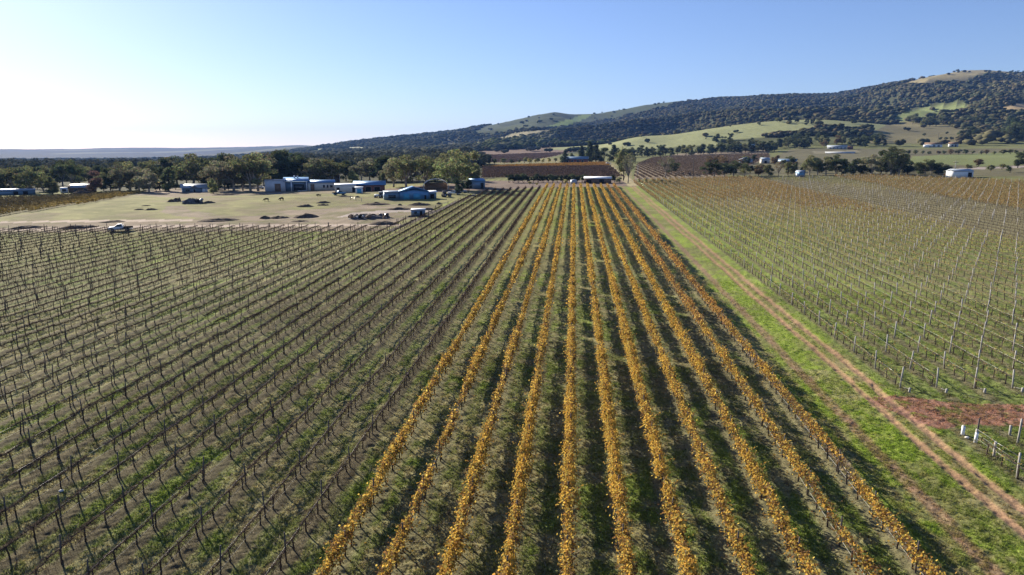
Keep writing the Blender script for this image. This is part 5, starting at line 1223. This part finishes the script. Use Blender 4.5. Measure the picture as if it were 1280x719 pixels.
# ------------------------------------------------------------------ mounds, scrap heaps
def mound(px, py, wpx, hpx, label, mat='soil', name='soil_mound', cat='mound', dpt=.55, lumps=0):
    x, y, z = unproj(px, py); d = float(project(np.array(x), np.array(y), np.array(z))[2]); k = d/F
    W = wpx*k; H = hpx*k*.78; rng = np.random.default_rng(int(px*7+py)); n = 28
    u = np.linspace(-1, 1, n); U, V_ = np.meshgrid(u, u); R2 = U**2+V_**2
    nz = fbm(U*3+px, V_*3+py, 1, 4, 5)
    hz_ = np.clip(1-R2, 0, 1)**.8*H*(.35+1.3*nz)-.12
    b = Buf(); i = np.arange(n-1)[:, None]*n; j = np.arange(n-1)[None, :]
    b.add(np.stack([U.ravel()*W/2, V_.ravel()*W/2*dpt, hz_.ravel()], -1), np.stack([i+j, i+j+1, i+n+j+1, i+n+j], -1).reshape(-1, 4))
    o = b.obj(name, M[mat], None, True); o.location = (x, y, z); o.rotation_euler = (0, 0, -math.atan2(x, y)+rng.normal()*.1); tag(o, label, cat)
    if lumps:
        root = empty(name, (x, y, z), o.rotation_euler.z, label, cat); o.parent = root; o.location = (0, 0, 0); o.rotation_euler = (0, 0, 0); o.name = 'heap'
        for key in ('label', 'category'): del o[key]
        for q in range(lumps):
            s = rng.uniform(.3, 1.0); c = rock((s, s*.7, s*.5), q).obj('scrap_piece', M[['rubble', 'tyre', 'steel', 'soil', 'timber'][q % 5]], root)
            c.location = (rng.uniform(-.42, .42)*W, rng.uniform(-.4, .4)*W*dpt, H*rng.uniform(.2, .8)); c.rotation_euler = tuple(rng.uniform(0, 3, 3))
MD = [
 (33, 285.3, 40, 4.2, 'low dark soil mound nearest the left edge of paddock'), (98, 285.3, 48, 5, 'wide dark soil mound left of the white pickup truck'), (141, 277.5, 34, 3, 'thin dark soil bank above the white pickup truck'),
 (189, 262.5, 18, 2.6, 'small brown mound on pale scraped ground at left'), (174, 262.5, 14, 2.2, 'smallest brown mound left of the scraped ground'), (183, 257.5, 14, 1.6, 'thin dark bank above the two brown mounds'),
 (274, 276, 52, 4.2, 'long dark soil bank in the centre of the paddock'), (332, 273.5, 16, 4.6, 'dark soil heap just right of the long bank'), (348, 273, 30, 3.4, 'dark soil ridge beside the dark heap'), (383, 272, 34, 5.2, 'large black soil mound in the middle of paddock'), (376, 277, 26, 2.4, 'low black bank in front of large black mound'),
 (382, 258.5, 24, 3.6, 'dark mound left of the twin mounds near the house'), (404, 254, 20, 3, 'upper dark mound of the pair near the house'), (404, 257, 16, 2.8, 'lower dark mound of the pair near the house'),
 (103, 244.5, 27, 7.5, 'tall dark heap in front of the left farmhouse'), (261, 254, 18, 3.2, 'low black mound right of the scrap heap'), (217, 252.5, 16, 4.5, 'dark heap left of the scrap heap'),
 (280, 244, 30, 3, 'dark soil bank right of the pale rounded tree'), (325, 244, 30, 1.8, 'thin dark bank in front of the long house'),
 (480, 280.5, 40, 4.8, 'long black soil mound nearest the left vine block'), (470, 256, 38, 3.6, 'dark soil bank in front of the workshop lean-to'), (524, 256.5, 32, 3.8, 'dark soil bank in front of the blue workshop'), (499, 262, 36, 3.6, 'dark soil bank left of the site cabin'), (535, 262.5, 18, 3.4, 'dark mound right behind the site cabin'), (514, 271.5, 12, 3.2, 'small dark mound left of the site cabin'),
 (549, 255.5, 8, 3.2, 'tiny dark mound by the edge of vine block'), (432, 246, 24, 2, 'thin dark bank below the low cream building'), (447, 246.8, 7, 2.6, 'tiny round mound beside the small fence panel'), (500, 257, 6, 3, 'tiny dark clump left of workshop bank'), (402, 285.5-1, 4, 1, 'tiny stone-dark clod beside the lower track'),
]
for a in MD: mound(*a)
mound(241, 254.5, 26, 7.5, 'dark scrap and rubble heap with pale pieces in paddock', 'rubble', 'scrap_heap', 'heap', .5, 16)
mound(462, 273, 56, 6.5, 'wide black scrap heap of tyres and metal in the paddock', 'rubble', 'scrap_heap', 'heap', .5, 40)
mound(224, 252, 5, 6, 'narrow upright dark stump beside the scrap heap', 'soil', 'tree_stump', 'stump', .8)

# cattle
def cow(px, py, rot, label, lying=False):
    x, y, z = unproj(px, py)
    me = bpy.data.meshes.new('cow')
    lz = -.55 if lying else 0
    V = [(0, 0, 1.15+lz), (-.55, 0, 1.2+lz), (.6, 0, 1.15+lz), (.95, 0, 1.05+lz), (1.25, 0, .62 if not lying else .9), (1.45, 0, .28 if not lying else .8), (-.95, 0, 1.15+lz), (-1.08, 0, .6+lz*.5)]
    E = [(0, 1), (0, 2), (2, 3), (3, 4), (4, 5), (1, 6), (6, 7)]; R = [.36, .34, .34, .2, .15, .09, .2, .04]
    for sx, b0 in ((.62, 2), (-.72, 1)):
        for s in (-1, 1):
            i = len(V)
            if lying: V += [(sx, s*.25, .4), (sx+.3, s*.34, .12), (sx+.55, s*.3, .08)]
            else: V += [(sx, s*.2, .75), (sx-.04, s*.2, .4), (sx, s*.2, 0)]
            E += [(b0, i), (i, i+1), (i+1, i+2)]; R += [.15, .085, .065]
    i = len(V); V += [(1.2, .16, .8+lz*.1), (1.2, -.16, .8+lz*.1)]; E += [(4, i), (4, i+1)]; R += [.03, .03]
    me.from_pydata(V, E, []); me.materials.append(M['hide']); o = link('cow', me); sk = o.modifiers.new('skin', 'SKIN'); o.modifiers.new('sub', 'SUBSURF').levels = 1
    for q, r in enumerate(R): me.skin_vertices[0].data[q].radius = (r, r)
    me.skin_vertices[0].data[0].use_root = True
    o.location = (x, y, z); o.rotation_euler = (0, 0, math.radians(rot)); tag(o, label, 'cow'); o.scale = (.85,)*3
cow(333, 252, 195, 'dark cow grazing, leftmost on the paddock grass'); cow(352, 251, 170, 'dark cow standing right of the grazing cow'); cow(398, 245.3, 20, 'dark cow lying near the house above the twin mounds', True)
cow(220.5, 252, 60, 'dark animal standing left of the scrap heap')
